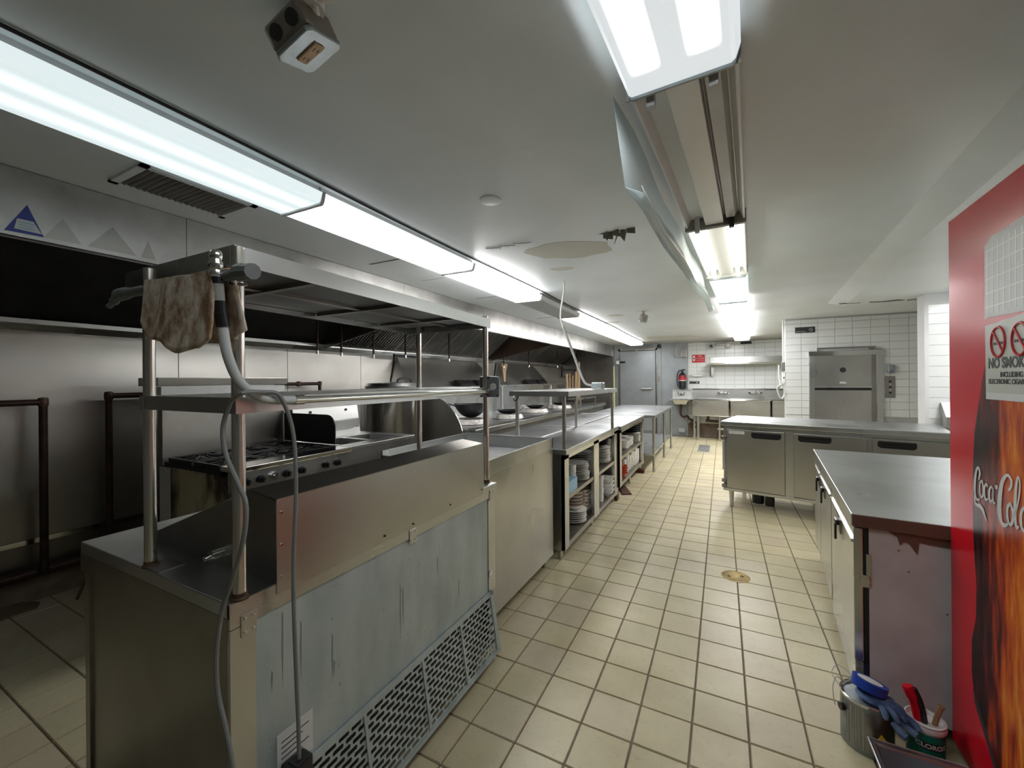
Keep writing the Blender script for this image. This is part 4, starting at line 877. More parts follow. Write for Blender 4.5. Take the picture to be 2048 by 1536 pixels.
SQ = mesh('square_bowl', MB().add([(-.05, -.05, 0), (.05, -.05, 0), (.05, .05, 0), (-.05, .05, 0), (-.11, -.11, .055), (.11, -.11, .055), (.11, .11, .055), (-.11, .11, .055),
      (-.10, -.10, .055), (.10, -.10, .055), (.10, .10, .055), (-.10, .10, .055), (-.045, -.045, .008), (.045, -.045, .008), (.045, .045, .008), (-.045, .045, .008)],
      [(3, 2, 1, 0)] + [(k, (k + 1) % 4, (k + 1) % 4 + 4, k + 4) for k in range(4)] + [(k + 4, (k + 1) % 4 + 4, (k + 1) % 4 + 8, k + 8) for k in range(4)] + [(k + 8, (k + 1) % 4 + 8, (k + 1) % 4 + 12, k + 12) for k in range(4)] + [(12, 13, 14, 15)]), 'ceramic')
ORD = 'zeroth second third fourth fifth sixth seventh eighth ninth tenth eleventh twelfth thirteenth fourteenth fifteenth'.split()
def stack(me, name, x, y, z, n, dz, label, cat, group, jit=.004, extra=None):
    if dz < .03 and name != 'cup': n = max(1, round(n / 1.35)); dz *= 1.4; jit = max(jit, .006)
    for k in range(n):
        o = bpy.data.objects.new(name, me); COL.objects.link(o)
        o.location = (x + random.uniform(-jit, jit), y + random.uniform(-jit, jit), z + k * dz); o.rotation_euler = (0, 0, random.uniform(0, .3) if name != 'square_bowl' else .1)
        core = label.replace('one of the ', '').replace(cat + 's', cat, 1)
        pos = 'bottom' if k == 0 else ('top' if k == n - 1 else ORD[k])
        tag(o, (pos + ' ' + core) if n > 1 else core, cat, group)
        if extra: e = bpy.data.objects.new('rim', extra); COL.objects.link(e); e.parent = o
# bay 1, middle shelf (z .50)
stack(PLATE, 'plate', -1.255, 3.77, .50, 7, .010, 'one of the white dinner plates stacked low beside the blue box', 'plate', 'lower plates stack, nearer cabinet')
stack(PLATE, 'plate', -1.26, 3.76, .57, 8, .011, 'one of the white plates on top of the stack beside the blue box', 'plate', 'upper plates stack, nearer cabinet', .008)
stack(PLATEB, 'plate', -1.30, 4.08, .50, 14, .015, 'one of the large white plates in tall stack behind near cabinet stile', 'plate', 'tall stack of large plates')
solo('blue_box', B(-1.22, -1.14, 3.22, 3.46, .50, .60), 'lightblue', 'pale blue cardboard box on the middle shelf, front corner', 'box', loc=(-1.2, 3.3, .5))
stack(CUP, 'cup', -1.20, 3.50, .50, 4, .045, 'one of the white cups stacked beside the blue box', 'cup', 'cups by the blue box')
# bay 1, bottom shelf
stack(PLATE, 'plate', -1.26, 3.70, .125, 8, .0135, 'one of the white plates on bottom shelf under brown-rimmed bowls', 'plate', 'bottom shelf plates, nearer cabinet')
stack(BOWLBR, 'bowl', -1.26, 3.70, .235, 7, .022, 'one of the brown-rimmed white bowls stacked on the bottom shelf', 'bowl', 'brown-rimmed bowls', extra=RIM)
stack(BOWL, 'bowl', -1.27, 4.0, .125, 8, .024, 'one of the white bowls right of the brown-rimmed stack', 'bowl', 'white bowl stack bottom shelf')
# bay 2
stack(BOWL, 'bowl', -1.275, 4.57, .50, 1, .01, 'one of the white bowls under the large plates', 'bowl', 'bay two bowls')
stack(PLATEB, 'plate', -1.275, 4.57, .52, 13, .012, 'one of the large white plates under the black plates', 'plate', 'large plates under black plates')
stack(PLATEK, 'plate', -1.275, 4.60, .695, 6, .018, 'one of the black plates on top of the white stack', 'plate', 'black plates, nearer cabinet')
stack(CUP, 'cup', -1.19, 4.84, .50, 9, .024, 'one of the white cups stacked behind the large plates', 'cup', 'cups behind large plates')
stack(CUP, 'cup', -1.19, 4.40, .125, 6, .045, 'one of the white cups on bottom shelf by the middle stile', 'cup', 'bottom shelf cups')
stack(SQ, 'square_bowl', -1.22, 4.66, .125, 4, .05, 'one of the white square bowls on the bottom shelf', 'bowl', 'square bowls')
# cabinet B
stack(BOWL, 'bowl', -1.21, 5.88, .50, 6, .02, 'one of the white bowls, first middle-shelf stack of farther cabinet', 'bowl', 'middle shelf bowls, farther cabinet')
stack(BOWL, 'bowl', -1.21, 5.66, .50, 4, .022, 'one of the white bowls, second middle-shelf stack of farther cabinet', 'bowl', 'second bowls, farther cabinet')
stack(PLATE, 'plate', -1.23, 6.36, .50, 12, .011, 'one of the white plates under black plates of farther cabinet', 'plate', 'plates, farther cabinet')
stack(PLATEK, 'plate', -1.23, 6.30, .64, 7, .020, 'one of the black plates on white stack of farther cabinet', 'plate', 'black plates, farther cabinet')
for k, y in enumerate((5.5, 5.68, 5.84, 6.0, 6.16, 6.3, 6.44)):
    stack(CUP, 'cup', -1.17, y, .19, 5 + k % 2, .036, 'one of the white cups in %s column, lowest shelf of farther cabinet' % 'nearest second third fourth fifth sixth farthest'.split()[k], 'cup', 'cup columns, farther cabinet')
stack(REDB, 'bowl', -1.175, 5.40, .19, 4, .03, 'one of the red-orange bowls at near corner of farther cabinet', 'bowl', 'red bowls')

# ================================================================ BACK WALL FITTINGS
def bsign(name, x0, x1, z0, z1, Y, mat, label, cat='sign'):
    t = thing(name, label, cat, ((x0 + x1) / 2, Y, z0)); obj('plate', B(x0, x1, Y - .008, Y - .0005, z0, z1), mat, t); return t
YT = YB - .007
rs = bsign('extinguisher_sign', -.67, -.375, 1.855, 2.05, YT, 'redsign', 'red fire extinguisher sign with white arrow on the back wall')
obj('border', MB().box(-.675, -.37, YT - .006, YT - .0002, 1.85, 1.855).box(-.675, -.37, YT - .006, YT - .0002, 2.05, 2.055), 'white', rs)
obj('arrow', MB().prism([(-.65, 1.93), (-.65, 2.02), (-.60, 2.02), (-.60, 1.93), (-.59, 1.93), (-.625, 1.885), (-.66, 1.93)], 'y', YT - .010, YT - .008), 'white', rs)
obj('arrow_core', B(-.638, -.613, YT - .012, YT - .010, 1.93, 1.985), 'ink', rs)
TT = lambda x, z: frame4((x, YT - .009, z), VX, VZ)
text('lettering', 'FIRE', .045, TT(-.485, 2.01), 'white', rs); text('lettering', 'EXTINGUISHER', .026, TT(-.485, 1.96), 'white', rs); text('lettering', 'FIRE EXTINGUISHER', .018, TT(-.485, 1.91), 'white', rs)
b_ = bsign('black_sign', -.735, -.505, 1.325, 1.385, YT, 'ink', 'small black sign left of the sink backsplash')
obj('symbol', MB().cyl((-.56, YT - .008, 1.355), (-.56, YT - .01, 1.355), .018, n=14), 'greypipe', b_)
bsign('black_sign', .40, .63, 2.27, 2.33, YT, 'ink', 'dark sign high on the back wall under the last ceiling light')
rt = thing('towel_rail', 'short white wall bracket on the back wall above the hand sink', 'bracket', (-.55, YT, 1.50))
obj('back_plate', B(-.73, -.38, YT - .02, YT, 1.495, 1.55), 'steel', rt); obj('roll_bar', MB().cyl((-.66, YT - .05, 1.52), (-.44, YT - .05, 1.52), .02, n=12), 'white', rt, smooth=True)
for x in (-.68, -.43): obj('arm', B(x - .01, x + .01, YT - .06, YT - .02, 1.505, 1.54), 'steel', rt)
fe = thing('fire_extinguisher', 'black fire extinguisher with red label hanging beside the hand sink', 'fire extinguisher', (-.885, YB - .14, 1.20))
EX, EY = -.885, YB - .15
obj('cylinder', MB().lathe([(.07, 1.20), (.085, 1.215), (.088, 1.50), (.075, 1.56), (.03, 1.60), (.025, 1.62)], (EX, EY, 0), 24), 'black', fe, smooth=True)
obj('label', MB().lathe([(.0885, 1.42), (.089, 1.42), (.087, 1.53), (.0865, 1.53)], (EX, EY, 0), 24, cap=False), 'redsign', fe, smooth=True)
obj('label_band', MB().lathe([(.0892, 1.40), (.0892, 1.415)], (EX, EY, 0), 24, cap=False), 'white', fe)
obj('valve', MB().cyl((EX, EY, 1.60), (EX, EY, 1.67), .018, n=12).box(EX - .01, EX + .07, EY - .012, EY + .012, 1.66, 1.675).box(EX - .01, EX + .06, EY - .01, EY + .01, 1.68, 1.695), 'black', fe)
obj('hose', MB().tube([(EX, EY, 1.65), (EX - .07, EY, 1.66), (EX - .12, EY, 1.56), (EX - .125, EY, 1.40), (EX - .11, EY, 1.25)], .012, 8), 'black', fe, smooth=True)
# hand sink
hs = thing('hand_sink', 'small wall-hung stainless hand sink with exposed drain pipes', 'sink', (-.92, YB - .25, .8))
obj('splash', B(-1.13, -.70, YB - .06, YB - .045, .95, 1.17), 'offwhite', hs)
obj('splash_edge', B(-1.13, -.70, YB - .07, YB - .04, 1.15, 1.175), 'steel', hs)
obj('rim', MB().box(-1.16, -1.10, YB - .48, YB - .06, .925, .95).box(-.74, -.68, YB - .48, YB - .06, .925, .95).box(-1.1, -.74, YB - .48, YB - .42, .925, .95).box(-1.1, -.74, YB - .14, YB - .06, .925, .95), 'steel', hs, bevel=.004)
obj('basin', MB().add([(-1.1, YB - .42, .94), (-.74, YB - .42, .94), (-.74, YB - .12, .94), (-1.1, YB - .12, .94), (-1.05, YB - .38, .82), (-.79, YB - .38, .82), (-.79, YB - .16, .82), (-1.05, YB - .16, .82)],
    [(4, 5, 6, 7), (0, 1, 5, 4), (1, 2, 6, 5), (2, 3, 7, 6), (3, 0, 4, 7)]), 'steel', hs)
fa = obj('faucet', MB().cyl((-.92, YB - .06, 1.06), (-.92, YB - .11, 1.06), .022, n=10).tube([(-.92, YB - .1, 1.06), (-.92, YB - .16, 1.09), (-.92, YB - .22, 1.04)], .012, 8).cyl((-.99, YB - .1, 1.06), (-.85, YB - .1, 1.06), .016, n=10), 'chrome', hs, smooth=True)
for x in (-.99, -.85): obj('handle', MB().cyl((x, YB - .1, 1.06), (x, YB - .13, 1.10), .014, n=8), 'chrome', fa)
obj('drain', MB().cyl((-.92, YB - .27, .82), (-.92, YB - .27, .66), .024, n=12).tube([(-.92, YB - .27, .66), (-.92, YB - .27, .56), (-.86, YB - .25, .50), (-.78, YB - .2, .52), (-.72, YB - .15, .44), (-.66, YB - .1, .42)], .026, 10), 'pipe', hs, smooth=True)
obj('drain_trap', MB().tube([(-.66, YB - .12, .42), (-.58, YB - .15, .36), (-.56, YB - .15, .28), (-.64, YB - .15, .24), (-.70, YB - .15, .30), (-.68, YB - .12, .42)], .03, 10), 'rust', hs, smooth=True)
obj('supply_pipe', MB().tube([(-1.0, YB - .07, .90), (-1.02, YB - .12, .70), (-.98, YB - .08, .58)], .009, 8), 'greypipe', hs, smooth=True)
obj('supply_pipe', MB().tube([(-.84, YB - .07, .90), (-.84, YB - .12, .74), (-.78, YB - .10, .62), (-.68, YB - .08, .58)], .009, 8), 'greypipe', hs, smooth=True)
obj('clean_out', B(-.98, -.84, YB - .12, YB - .05, .10, .20), 'greypipe', hs)
# big sink
bs = thing('three_compartment_sink', 'long stainless sink with high backsplash along the back wall', 'sink', (.3, 10.9, 0))
SX0, SX1, SYF = -.66, 1.75, 10.58
obj('backsplash', MB().prism([(YB - .008, .93), (YB - .03, .93), (YB - .03, 1.17), (YB - .07, 1.205), (YB - .008, 1.215)], 'x', SX0, SX1), 'steel', bs)
obj('rim', MB().box(SX0 - .03, SX1, SYF, SYF + .06, .925, .955).box(SX0 - .03, SX0 + .04, SYF, YB - .03, .925, .955).box(SX0, SX1, YB - .1, YB - .03, .925, .955).box(.12, .18, SYF, YB - .05, .925, .955).box(.93, .99, SYF, YB - .05, .925, .955), 'chrome', bs, bevel=.006)
for a, b in ((SX0 + .02, .135), (.165, .945), (.975, SX1 - .02)):
    obj('basin', MB().box(a, b, SYF + .02, SYF + .03, .58, .93).box(a, a + .01, SYF + .02, YB - .05, .58, .93).box(b - .01, b, SYF + .02, YB - .05, .58, .93).box(a, b, SYF + .02, YB - .05, .57, .58).box(a, b, YB - .06, YB - .05, .58, .93), 'steel_v', bs, bevel=.004)
for x in (-.60, -.52, -.06, .9):
    for y in (SYF + .07, YB - .15): obj('leg', MB().cyl((x, y, 0), (x, y, .57), .02, n=10), 'steel', bs, smooth=True)
obj('cross_rail', B(-.1, 1.0, SYF + .06, SYF + .09, .26, .30), 'steel', bs)
obj('drain_pipe', MB().tube([(-.3, 10.9, .57), (-.3, 10.9, .47), (-.2, 10.9, .43), (1.4, 10.9, .43)], .03, 10), 'pipe', bs, smooth=True)
for k, x in enumerate((.03, .69)):
    f_ = obj('faucet', MB().cyl((x - .12, YB - .06, 1.10), (x + .12, YB - .06, 1.10), .018, n=10).cyl((x - .10, YB - .03, 1.10), (x - .10, YB - .09, 1.10), .022, n=10).cyl((x + .10, YB - .03, 1.10), (x + .10, YB - .09, 1.10), .022, n=10)
             .tube([(x, YB - .07, 1.10), (x + .02, YB - .12, 1.15), (x + .07, YB - .25, 1.14), (x + .07, YB - .27, 1.10)], .012, 8), 'chrome', bs, smooth=True)
    for s in (-1, 1): obj('handle', MB().cyl((x + s * .10, YB - .09, 1.10), (x + s * .13, YB - .12, 1.12), .012, n=8), 'chrome' if k == 0 else 'black', f_)
# wall shelf
ws = thing('wall_shelf', 'long stainless wall shelf with bracket above the sink', 'shelf', (.5, YB - .2, 1.8))
obj('shelf_back', B(-.26, 1.75, YB - .03, YB - .008, 1.84, 1.97), 'steel', ws)
obj('shelf_board', B(-.28, 1.75, YB - .36, YB - .01, 1.80, 1.83), 'steel', ws)
obj('front_roll', MB().cyl((-.28, YB - .36, 1.80), (1.75, YB - .36, 1.80), .02, n=12), 'chrome', ws, smooth=True)
for x in (-.25, 1.5): obj('bracket', MB().prism([(YB - .34, 1.80), (YB - .32, 1.72), (YB - .06, 1.50), (YB - .01, 1.49), (YB - .01, 1.80)], 'x', x - .012, x + .012), 'steel_dk', ws)
obj('bracket_foot', B(-.27, -.18, YB - .03, YB - .01, 1.48, 1.80), 'steel', ws)
el = thing('emergency_light', 'two-headed dark emergency light high on the back wall', 'emergency light', (-.03, YB - .08, 2.24))
obj('body', MB().box(-.14, .10, YB - .08, YB - .01, 2.26, 2.31), 'steel_dk', el, bevel=.01)
for x in (-.23, .14):
    hd_ = obj('lamp_head', MB().cyl((x, YB - .05, 2.255), (x, YB - .14, 2.245), .045, .065, 16), 'steel_dk', el, smooth=True)
    obj('reflector', MB().cyl((x, YB - .141, 2.245), (x, YB - .145, 2.245), .03, n=14), 'white' if x > 0 else 'iron', hd_, smooth=True)
# things on cooler wall
cbx = thing('control_box', 'dark control box with a loop of cable on the cooler wall', 'control box', (-.84, YB - .1, 2.0))
obj('case', B(-.93, -.79, YB - .13, YB - .05, 1.99, 2.20), 'steel_dk', cbx, bevel=.008)
obj('cable', MB().tube([(-.95, YB - .08, 2.02), (-1.05, YB - .08, 2.0), (-1.11, YB - .08, 2.08), (-1.12, YB - .08, 2.22), (-1.05, YB - .08, 2.30), (-.95, YB - .08, 2.31)], .012, 8), 'greypipe', cbx, smooth=True)
solo('door_closer_lamp', MB().lathe([(.02, 0), (.045, .01), (.045, .06), (.03, .09)], (-1.45, YB - .10, 2.25), 14).box(-1.47, -1.43, YB - .08, YB - .05, 2.25, 2.33), 'black', 'small black sensor above the right corner of the cooler door', 'sensor', loc=(-1.45, YB - .1, 2.25))
solo('light_switch', MB().cyl((-1.465, YB - .05, 1.655), (-1.465, YB - .065, 1.655), .035, n=14), 'greypipe', 'round grey button right of the cooler door', 'switch', loc=(-1.465, YB - .05, 1.65))
solo('switch_plate', MB().box(-1.50, -1.43, YB - .06, YB - .05, 1.38, 1.53).box(-1.48, -1.45, YB - .07, YB - .06, 1.42, 1.49), 'steel_dk', 'rectangular switch plate right of the cooler door', 'switch', loc=(-1.465, YB - .05, 1.38))
# partition edge conduit, outlet and coiled cord
cdt = thing('wall_conduit', 'vertical white conduit down the edge of the tiled partition wall', 'conduit', (.862, DWY + .03, 1.55))
obj('tube', MB().cyl((.862, DWY + .03, 1.70), (.862, DWY + .03, CZ), .012, n=10), 'whitecord', cdt, smooth=True)
obj('junction', B(.835, .885, DWY + .0, DWY + .06, 1.56, 1.70), 'steel', cdt, bevel=.004)
obj('outlet', B(.845, .884, DWY - .01, DWY + .06, 1.38, 1.54), 'white', cdt, bevel=.004)
obj('outlet_slot', B(.858, .872, DWY - .012, DWY - .01, 1.44, 1.47), 'ink', cdt)
m = MB().tube([(.80, DWY - .0, 1.66), (.80, DWY, 1.5), (.815, DWY, 1.36), (.80, DWY, 1.30)], .010, 8)
for k in range(4): m.tube([(.84, DWY - .01 - .01 * k, 1.36), (.80 - .01 * k, DWY - .01 * k, 1.30), (.79, DWY - .01 * k, 1.20), (.83, DWY - .01 * k, 1.13), (.865 + .004 * k, DWY - .02, 1.20), (.86, DWY - .02, 1.30), (.84, DWY - .02, 1.36)], .007, 6)
solo('coiled_cord', m, 'whitecord', 'coiled white cord hanging at the edge of the tiled partition', 'cord', loc=(.83, DWY, 1.2), smooth=True)

# ================================================================ DUMBWAITER + fittings on the middle wall
dw = thing('dumbwaiter', 'stainless dumbwaiter hatch with two sliding doors in the tiled wall', 'dumbwaiter', (1.625, DWY, .84))
YD = DWY - .005
obj('frame', MB().box(1.19, 1.255, YD - .03, DWY, .3, 1.85).box(1.985, 2.06, YD - .03, DWY, .3, 1.85).box(1.255, 1.985, YD - .03, DWY, .3, .34), 'steel', dw, bevel=.003)
obj('head_frame', MB().box(1.18, 2.07, YD - .04, DWY, 1.78, 1.85), 'chrome', dw, bevel=.003)
ud = obj('upper_door', B(1.255, 1.985, YD - .012, DWY, 1.325, 1.78), 'steel_v', dw)
obj('door_lip', B(1.255, 1.935, YD - .03, YD - .01, 1.30, 1.328), 'steel', ud, bevel=.003)
ld = obj('lower_door', B(1.255, 1.985, YD - .010, DWY, .35, 1.262), 'steel_v', dw)
obj('door_gap', B(1.255, 1.985, YD - .006, DWY, 1.262, 1.30), 'black', dw)
obj('vision_port', MB().cyl((1.60, YD - .014, 1.565), (1.60, YD - .010, 1.565), .038, n=24), 'ink', dw)
obj('door_label', B(1.56, 1.64, YD - .015, YD - .011, 1.36, 1.39), 'paper', dw)
obj('door_channel', B(1.93, 1.985, YD - .02, YD - .008, .36, 1.78), 'steel_dk', dw)
obj('track', MB().box(1.285, 1.975, YD - .04, YD - .02, 1.885, 1.905).box(1.29, 1.31, YD - .03, DWY, 1.85, 1.90).box(1.90, 1.96, YD - .045, YD - .01, 1.86, 1.88), 'steel_dk', dw)
bp = thing('push_button_station', 'narrow steel call plate with a column of buttons right of the dumbwaiter', 'button station', (2.135, DWY, 1.155))
obj('plate', B(2.08, 2.193, YD - .006, DWY - .0, 1.155, 1.468), 'steel_dk', bp)
for k in range(5):
    obj('button', MB().cyl((2.137, YD - .006, 1.39 - .04 * k), (2.137, YD - .014, 1.39 - .04 * k), .014, n=14), 'steel' if k % 2 else 'black', bp)
cbt = thing('call_button', 'rounded grey call button box above the narrow call plate', 'button box', (2.14, DWY, 1.50))
obj('case', B(2.095, 2.185, YD - .05, DWY, 1.505, 1.63), 'boxgrey', cbt, bevel=.02)
obj('button', MB().cyl((2.14, YD - .05, 1.535), (2.14, YD - .055, 1.535), .01, n=10), 'blue', cbt)
sgn = bsign('no_smoking_sign', 1.015, 1.268, 2.145, 2.235, DWY - .006, 'ink', 'long black no-smoking sign on the tiled wall left above the dumbwaiter')
TT2 = lambda x, z: frame4((x, DWY - .016, z), VX, VZ)
text('lettering', 'No Smoking', .024, TT2(1.085, 2.165), 'paper', sgn)
obj('symbol_ring', MB(frame4((1.215, DWY - .015, 2.19), VX, VZ)).tube([(.022 * math.cos(t), .022 * math.sin(t), 0) for t in [2 * PI * k / 16 for k in range(17)]], .002, 5), 'paper', sgn)
obj('symbol_bar', MB().tube([(1.20, DWY - .015, 2.205), (1.23, DWY - .015, 2.175)], .002, 5), 'paper', sgn)
solo('wall_ice_bin', MB().prism([(WPY - .006, .9), (WPY - .14, .96), (WPY - .14, 1.05), (WPY - .03, 1.19), (WPY - .006, 1.19)], 'x', 1.99, 2.5), 'steel', 'stainless sink splash end at the right end of the worktop fridge', 'splash', loc=(2.2, WPY, .9))

# ================================================================ THREE-DOOR WORKTOP FRIDGE
ff = thing('worktop_refrigerator', 'three-door stainless worktop refrigerator with black recessed handles', 'refrigerator', (0, 5.215, 0), R(-12.7))
def L(o_parent, name, mb, mat, **k): return obj(name, mb, mat, o_parent, local=True, **k)
FWd, FD = 1.80, .84
L(ff, 'worktop', MB().prism([(-.02, .925), (-.02, .966), (-.012, .972), (FWd, .972), (FWd, .925)], 'y', -.01, FD), 'steel_top', bevel=.006)
L(ff, 'worktop_edge', B(-.012, FWd, -.018, -.008, .922, .968), 'steel', bevel=.004)
L(ff, 'body', B(0, FWd - .02, .05, FD - .02, .185, .925), 'steel_v')
L(ff, 'top_rail', B(0.03, FWd - .02, .03, .055, .885, .922), 'steel')
L(ff, 'bottom_rail', B(0, FWd - .02, .015, .055, .185, .215), 'steel', bevel=.003)
for x0, x1, h0, h1 in ((.04, .59, .285, .56), (.667, 1.236, .705, .975), (1.278, 1.79, 1.313, 1.575)):
    d_ = L(ff, 'door', B(x0, x1, 0.002, .048, .222, .882), 'steel_v', bevel=.005)
    hn = obj('handle', MB().prism([(h0, .85), (h0 + .005, .862), (h1 - .005, .862), (h1, .85), (h1, .815), (h1 - .02, .798), (h0 + .02, .798), (h0, .815)], 'y', -.004, .01), 'black', d_, local=True, bevel=.003)
    obj('handle_lip', B(h0 + .02, h1 - .02, -.016, -.004, .822, .828), 'iron', d_, local=True)
    obj('handle_lip', B(h0 + .02, h1 - .02, -.014, -.004, .85, .856), 'iron', d_, local=True)
for x0, x1 in ((.592, .665), (1.238, 1.276)): L(ff, 'mullion', B(x0, x1, .02, .052, .215, .885), 'steel')
L(ff, 'maker_plate', B(.065, .22, -.004, .004, .832, .868), 'paper', bevel=.003)
for z in (.78, .30, .24): L(ff, 'hinge', B(-.012, .035, .004, .04, z - .02, z + .02), 'steel_dk', bevel=.002)
L(ff, 'side_gasket', B(-.004, .002, .0, .04, .42, .74), 'white')
for x in (.075, .85, 1.7):
    for y in (.06, FD - .08): L(ff, 'leg', MB().cyl((x, y, 0), (x, y, .185), .018, .026, 12), 'steel_v', smooth=True)
for x, y, r_ in ((.3, .3, .06), (.42, .25, .045), (.9, .3, .09)): L(ff, 'compressor', MB().lathe([(r_, .03), (r_ * 1.05, .08), (r_, .185)], (x, y, 0), 14), 'black', smooth=True)

# ================================================================ RIGHT NEAR COUNTER (undercounter fridge)
K = 1.045
ro = Vector((.463 * K, 2.108 * K, 0)); zc = lambda z: CAM_H - (CAM_H - z) * K
rc = thing('undercounter_refrigerator', 'stainless undercounter refrigerator with latched doors and worn white end panel', 'refrigerator', tuple(ro), R(-5.2))
CT = zc(.90); cD, cL = .80, 1.79 * K
L(rc, 'worktop', B(0, cD, 0, cL, CT - .012, CT), 'steel_top', bevel=.003)
L(rc, 'worktop_edge', B(0, .012, 0, cL, CT - .052, CT - .008), 'steel', bevel=.003)
L(rc, 'worktop_end', B(.004, cD, -.003, .01, CT - .052, CT - .002), 'brown')
L(rc, 'brown_strip', MB().prism([(.09, CT - .05), (.12, CT - .058), (.148, CT - .076), (.156, CT - .108), (.165, CT - .094), (.176, CT - .092), (.186, CT - .10), (.207, CT - .136), (.213, CT - .084), (.24, CT - .088), (.31, CT - .09), (cD, CT - .095), (cD, CT - .05)], 'y', .014, .0205), 'brown')
L(rc, 'cabinet', B(.062, cD, .03, cL - .02, .07, CT - .052), 'steel_dk')
L(rc, 'end_panel', B(.06, cD, .02, .032, .075, CT - .052), 'sidepanel')
L(rc, 'end_gap', B(.044, .06, .024, .034, .07, CT - .052), 'black')
m = MB()
for z0, z1 in ((.22, .29),): pass
L(rc, 'hinge', B(.03, .064, .012, .022, zc(.605), zc(.655)), 'steel', bevel=.003)
L(rc, 'hinge', B(.05, .066, .014, .024, zc(.605), zc(.74)), 'steel')
L(rc, 'kick_panel', B(.02, .06, .022, .05, .05, zc(.29)), 'cartblue')
for k, (y0, y1) in enumerate(((.01, .775), (.80, 1.40), (1.425, 1.85))):
    d_ = L(rc, 'door', B(.010, .042, y0 + .01, y1, zc(.30) if k == 0 else .14, CT - .062), 'steel', bevel=.003)
    obj('door_top_rail', B(.002, .014, y0 + .02, y1 - .01, CT - .13, CT - .115), 'chrome', d_, local=True)
    yl = (.43, 1.14, 1.48)[k]
    obj('latch', MB().box(-.012, .012, yl - .03, yl + .03, zc(.735), zc(.76)).box(-.014, -.004, yl - .01, yl + .01, zc(.66), zc(.74)), 'black', d_, local=True, bevel=.003)
    obj('latch_plate', B(.004, .012, yl - .05, yl + .06, zc(.70), zc(.775)), 'steel_dk', d_, local=True)
L(rc, 'door_lower', B(.012, .04, .02, .775, .10, zc(.298)), 'steel', bevel=.003)
for y0 in (.785, 1.41): L(rc, 'door_gap', B(.022, .044, y0, y0 + .012, .13, CT - .07), 'brownwood')
for x in (.12, cD - .06):
    for y in (.12, cL - .12): L(rc, 'caster', MB().cyl((x - .015, y, .035), (x + .015, y, .035), .035, n=14).box(x - .02, x + .02, y - .02, y + .02, .05, .075), 'blackrub')
for k, (a, z, l_) in enumerate(((.42, .70, .03), (.46, .62, .022), (.18, .66, .005), (.15, .74, .006), (.33, .46, .006), (.5, .46, .008), (.29, .52, .005))):
    L(rc, 'scratch', MB().prism([(a, z), (a + l_, z + l_ * .4), (a + l_, z + l_ * .4 + .004), (a, z + .005)], 'y', .0185, .0205), 'rust')

# ================================================================ RED VENDING COOLER
kk = 1.064; A0 = Vector((.733 * kk, 2.03 * kk, 0))
cz = lambda z: CAM_H - (CAM_H - z) * kk
dirv = Vector((-.049, -1, 0)).normalized()
rot = math.atan2(dirv.y, dirv.x)          # local x runs along the side panel towards the camera
vm = thing('drink_cooler', 'tall red drink cooler with a cola bottle picture on its side', 'drink cooler', tuple(A0), rot)
H0, H1 = .07, 2.045
VL = .80
# local: +x along side towards camera, +y = away from the aisle (into the machine)
yin = 1
L(vm, 'side_panel', B(0, VL, -.004, .004, H0, H1), 'red')
L(vm, 'cabinet', B(.004, VL, .004, .72, H0, H1 - .002), 'offwhite')
L(vm, 'kick_base', B(.03, VL - .02, .03, .7, .0, H0), 'black')
def sk(p): return (p[0] * kk, cz(p[1]))
def flat(name, poly, mat, d0=-.0048, d1=-.004, parent=vm): return L(parent, name, MB().prism([sk(p) for p in poly], 'y', d0, d1), mat)
def bottle_mat():
    m, N, Lk, Bs = newmat('bottle_picture')
    v = coord(N, Lk, (1, 1, 1), 'Object'); s = N.new('ShaderNodeSeparateXYZ'); Lk.new(v, s.inputs[0])
    mp = N.new('ShaderNodeMapping'); mp.inputs['Scale'].default_value = (14, 1, 2.2); Lk.new(v, mp.inputs[0])
    f = noise(N, Lk, mp.outputs[0], 1.6, 6, .6)
    g_ = N.new('ShaderNodeMapRange'); g_.inputs['From Min'].default_value = .17; g_.inputs['From Max'].default_value = .44; g_.inputs['To Min'].default_value = -.36; g_.inputs['To Max'].default_value = .07
    Lk.new(s.outputs[0], g_.inputs[0]); a = N.new('ShaderNodeMath'); a.operation = 'ADD'; Lk.new(f, a.inputs[0]); Lk.new(g_.outputs[0], a.inputs[1])
    r = ramp(N, [(.2, (.012, .006, .006)), (.34, (.10, .012, .01)), (.44, (.34, .035, .01)), (.56, (.62, .12, .01)), (.66, (.75, .30, .03)), (.78, (.80, .52, .15))]); Lk.new(a.outputs[0], r.inputs[0])
    w_ = N.new('ShaderNodeTexVoronoi'); w_.inputs['Scale'].default_value = 70; Lk.new(v, w_.inputs['Vector'])
    rr = ramp(N, [(.0, (.9, .8, .65)), (.10, (0, 0, 0))]); Lk.new(w_.outputs['Distance'], rr.inputs[0])
    mx = N.new('ShaderNodeMixRGB'); mx.blend_type = 'ADD'; mx.inputs[0].default_value = .5; Lk.new(r.outputs[0], mx.inputs[1]); Lk.new(rr.outputs[0], mx.inputs[2])
    Lk.new(mx.outputs[0], Bs.inputs['Base Color']); Bs.inputs['Roughness'].default_value = .3; Bs.inputs['Specular IOR Level'].default_value = .2
    return m
M['bottle'] = bottle_mat()
flat('bottle_picture', [(.262, 1.50), (.236, 1.435), (.213, 1.362), (.186, 1.276), (.172, 1.153), (.171, .973), (.175, .902), (.191, .786), (.185, .675), (.156, .593), (.154, .491), (.167, .43), (.20, .40), (.28, .31), (.36, .22), (.43, .14), (.47, .12), (.55, .12),
     (.60, .2), (.64, .49), (.63, .6), (.60, .78), (.61, .9), (.62, 1.15), (.60, 1.28), (.55, 1.50)], 'bottle')
